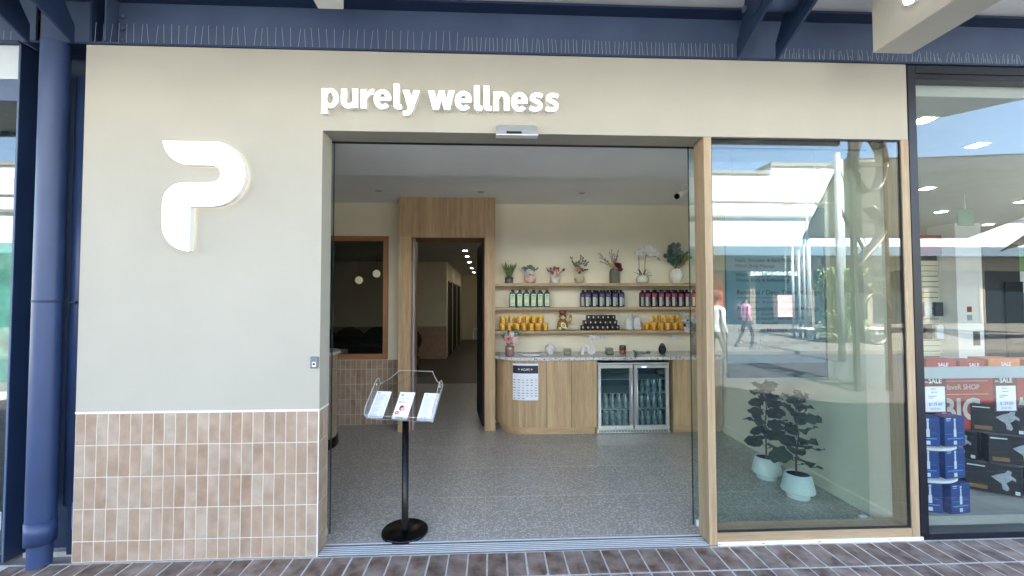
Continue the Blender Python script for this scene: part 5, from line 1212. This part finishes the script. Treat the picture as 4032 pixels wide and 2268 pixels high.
# ribbon letter sculpture
rs=thing('ribbon_sculpture','tall bronze ribbon letter sculpture on posts in the plaza','sculpture',(7.45,-4.45,0))
M_brz=mat('dull_bronze',(.12,.105,.085),.35,.6,var=.15,scale=3)
for x in (-.15,.42): MB().box(x,x+.07,-.035,.035,0,4.5).build('post',M_brz,rs)
for z in (.9,1.9,2.9,3.9): MB().box(-.12,.45,-.02,.02,z,z+.07).build('cross_bar',M_brz,rs)
def ribbon(path,w_,name):
    m=MB(); m.sm=True; vs=[]
    for (x,z) in path: vs+=[(x,-w_,z),(x,w_,z)]
    fs=[(2*i,2*i+2,2*i+3,2*i+1) for i in range(len(path)-1)]; m.add(vs,fs); o=m.build(name,M_brz,rs); md=o.modifiers.new('s','SOLIDIFY'); md.thickness=.03
ribbon([(.17+.26*math.cos(2*PI*i/28),3.95+.48*math.sin(2*PI*i/28)) for i in range(29)],.12,'ribbon_letter')
ribbon([(.17+.25*math.sin(PI*i/9)*(1 if i<9 else 1),3.2-.085*i) for i in range(19)],.12,'ribbon_letter')
ribbon([(.17+.25*math.cos(2*PI*i/28),1.25+.42*math.sin(2*PI*i/28)) for i in range(25)],.12,'ribbon_letter')
# shade sails
for i,(pts,lab) in enumerate([([(13.5,-12,6.6),(26,-11,6.9),(24,-17,4.6),(15,-16,4.4)],'large grey shade sail mirrored in the right shop glass'),([(19,-9,5.0),(25,-9.5,6.2),(22,-14,3.6)],'smaller triangular grey shade sail beside the larger one')]):
    m=MB(); n=8
    t=thing('shade_sail',lab,'shade sail',tuple(pts[0]),group='grey tensile shade sails')
    Q=[Vector(p) for p in (pts if len(pts)==4 else pts+[pts[2]])]; vs=[]
    for a in range(n+1):
        for b_ in range(n+1):
            s,q=a/n,b_/n; p=(Q[0]*(1-s)+Q[1]*s)*(1-q)+(Q[3]*(1-s)+Q[2]*s)*q; p=p-Vector((0,0,1.2*s*(1-s)*4*q*(1-q))); vs.append(tuple(p))
    m.sm=True; m.add(vs,[(a*(n+1)+b_,(a+1)*(n+1)+b_,(a+1)*(n+1)+b_+1,a*(n+1)+b_+1) for a in range(n) for b_ in range(n)]); o=m.build('membrane',mat('sail_fabric_%d'%i,(.42,.42,.38),.8,var=.05),t,True); md=o.modifiers.new('s','SOLIDIFY'); md.thickness=.01
    c=MB()
    for a in range(len(pts)): c.tube([pts[a],pts[(a+1)%len(pts)]],.025,6)
    c.tube([pts[0],pts[2]],.02,6); c.build('edge_cable',M_dk,t,True)
    for a in (0,1): MB().cyl(pts[a][0],pts[a][1],0,pts[a][2],.07,10).build('mast',M_pole,t,True)
# people mirrored in the window
def person(loc,rz,h,top,legs,skin,hair,lab,stride=.25):
    t=thing('person',lab,'person',loc,rz); k=h/1.75
    V=[(0,0,.95),(0,0,1.12),(0,0,1.32),(0,0,1.45),(0,0,1.53),(0,-.01,1.63),(0,-.01,1.72),
       (.19,0,1.42),(.24,.04,1.14),(.22,-.06,.90),(.22,-.08,.82),(-.19,0,1.42),(-.24,-.04,1.14),(-.22,-.12,.92),(-.22,-.14,.84),
       (.09,0,.90),(.10,-stride*.45,.50),(.10,-stride*.3,.09),(.10,-stride*.3-.14,.04),(-.09,0,.90),(-.10,stride*.3,.50),(-.10,stride*.9,.12),(-.10,stride*.9-.12,.05)]
    Rr=[.135,.125,.15,.10,.055,.075,.085,.06,.045,.035,.035,.06,.045,.035,.035,.09,.062,.042,.04,.09,.062,.042,.04]
    E=[(0,1),(1,2),(2,3),(3,4),(4,5),(5,6),(3,7),(7,8),(8,9),(9,10),(3,11),(11,12),(12,13),(13,14),(0,15),(15,16),(16,17),(17,18),(0,19),(19,20),(20,21),(21,22)]
    me=bpy.data.meshes.new('body'); me.from_pydata([tuple(c*k for c in v) for v in V],E,[]); o=bpy.data.objects.new('body',me); col.objects.link(o); o.parent=t
    md=o.modifiers.new('skin','SKIN'); md.use_smooth_shade=True
    for i,v in enumerate(me.skin_vertices[0].data): v.radius=(Rr[i]*k,Rr[i]*k*.75); v.use_root=(i==0)
    o.modifiers.new('sub','SUBSURF').levels=1; o.modifiers['sub'].render_levels=1
    m_,tt,b_=new('person_%s'%lab[:12]); g=tt.nodes.new('ShaderNodeTexCoord'); s=tt.nodes.new('ShaderNodeSeparateXYZ'); tt.links.new(g.outputs['Object'],s.inputs[0])
    mu=tt.nodes.new('ShaderNodeMath'); mu.operation='DIVIDE'; mu.inputs[1].default_value=2*k; tt.links.new(s.outputs[2],mu.inputs[0])
    cr=ramp(tt,mu.outputs[0],[(0,(.03,.03,.03)),(.04,legs),(.22,legs),(.47,top),(.745,skin),(.90,skin)],'CONSTANT'); tt.links.new(cr,b_.inputs['Base Color']); b_.inputs['Roughness'].default_value=.8
    me.materials.append(m_)
    MB().ball((0,.015*k,1.70*k),.115*k,14,.85,.95,.85).build('hair',mat('hair_%s'%lab[:8],hair,.8,var=.1),t)
    for sx in (-.032,.032): MB().ball((sx*k,-.092*k,1.655*k),.011*k,6).build('eye',M_black,t)
    MB().ball((0,-.10*k,1.625*k),.016*k,6).build('nose',mat('nose_%s'%lab[:8],skin,.7,var=0),t)
person((9.2,-10.8,.0),R(90),1.72,(.55,.25,.36),(.03,.03,.04),(.22,.13,.09),(.02,.015,.01),'walking person in pink top and dark trousers across the road',.35)  # across the plaza: the road is only the painted shade strip
person((5.75,-6.1,-.01),R(75),1.72,(.60,.63,.66),(.10,.10,.11),(.20,.12,.085),(.03,.02,.015),'walking person in white shirt and pale trousers near the roadside',.3)  # in the near plaza: the roadside is only the painted shade strip
bn=thing('plaza_bench','long low pale bench on the far pavement','bench',(14.5,-13,.08)); MB().cbox(-1.8,1.2,-.2,.2,.40,.47,.01).build('seat',M_white,bn)
for x in (-1.5,.9): MB().box(x,x+.1,-.15,.15,0,.40).build('leg',M_pole,bn)
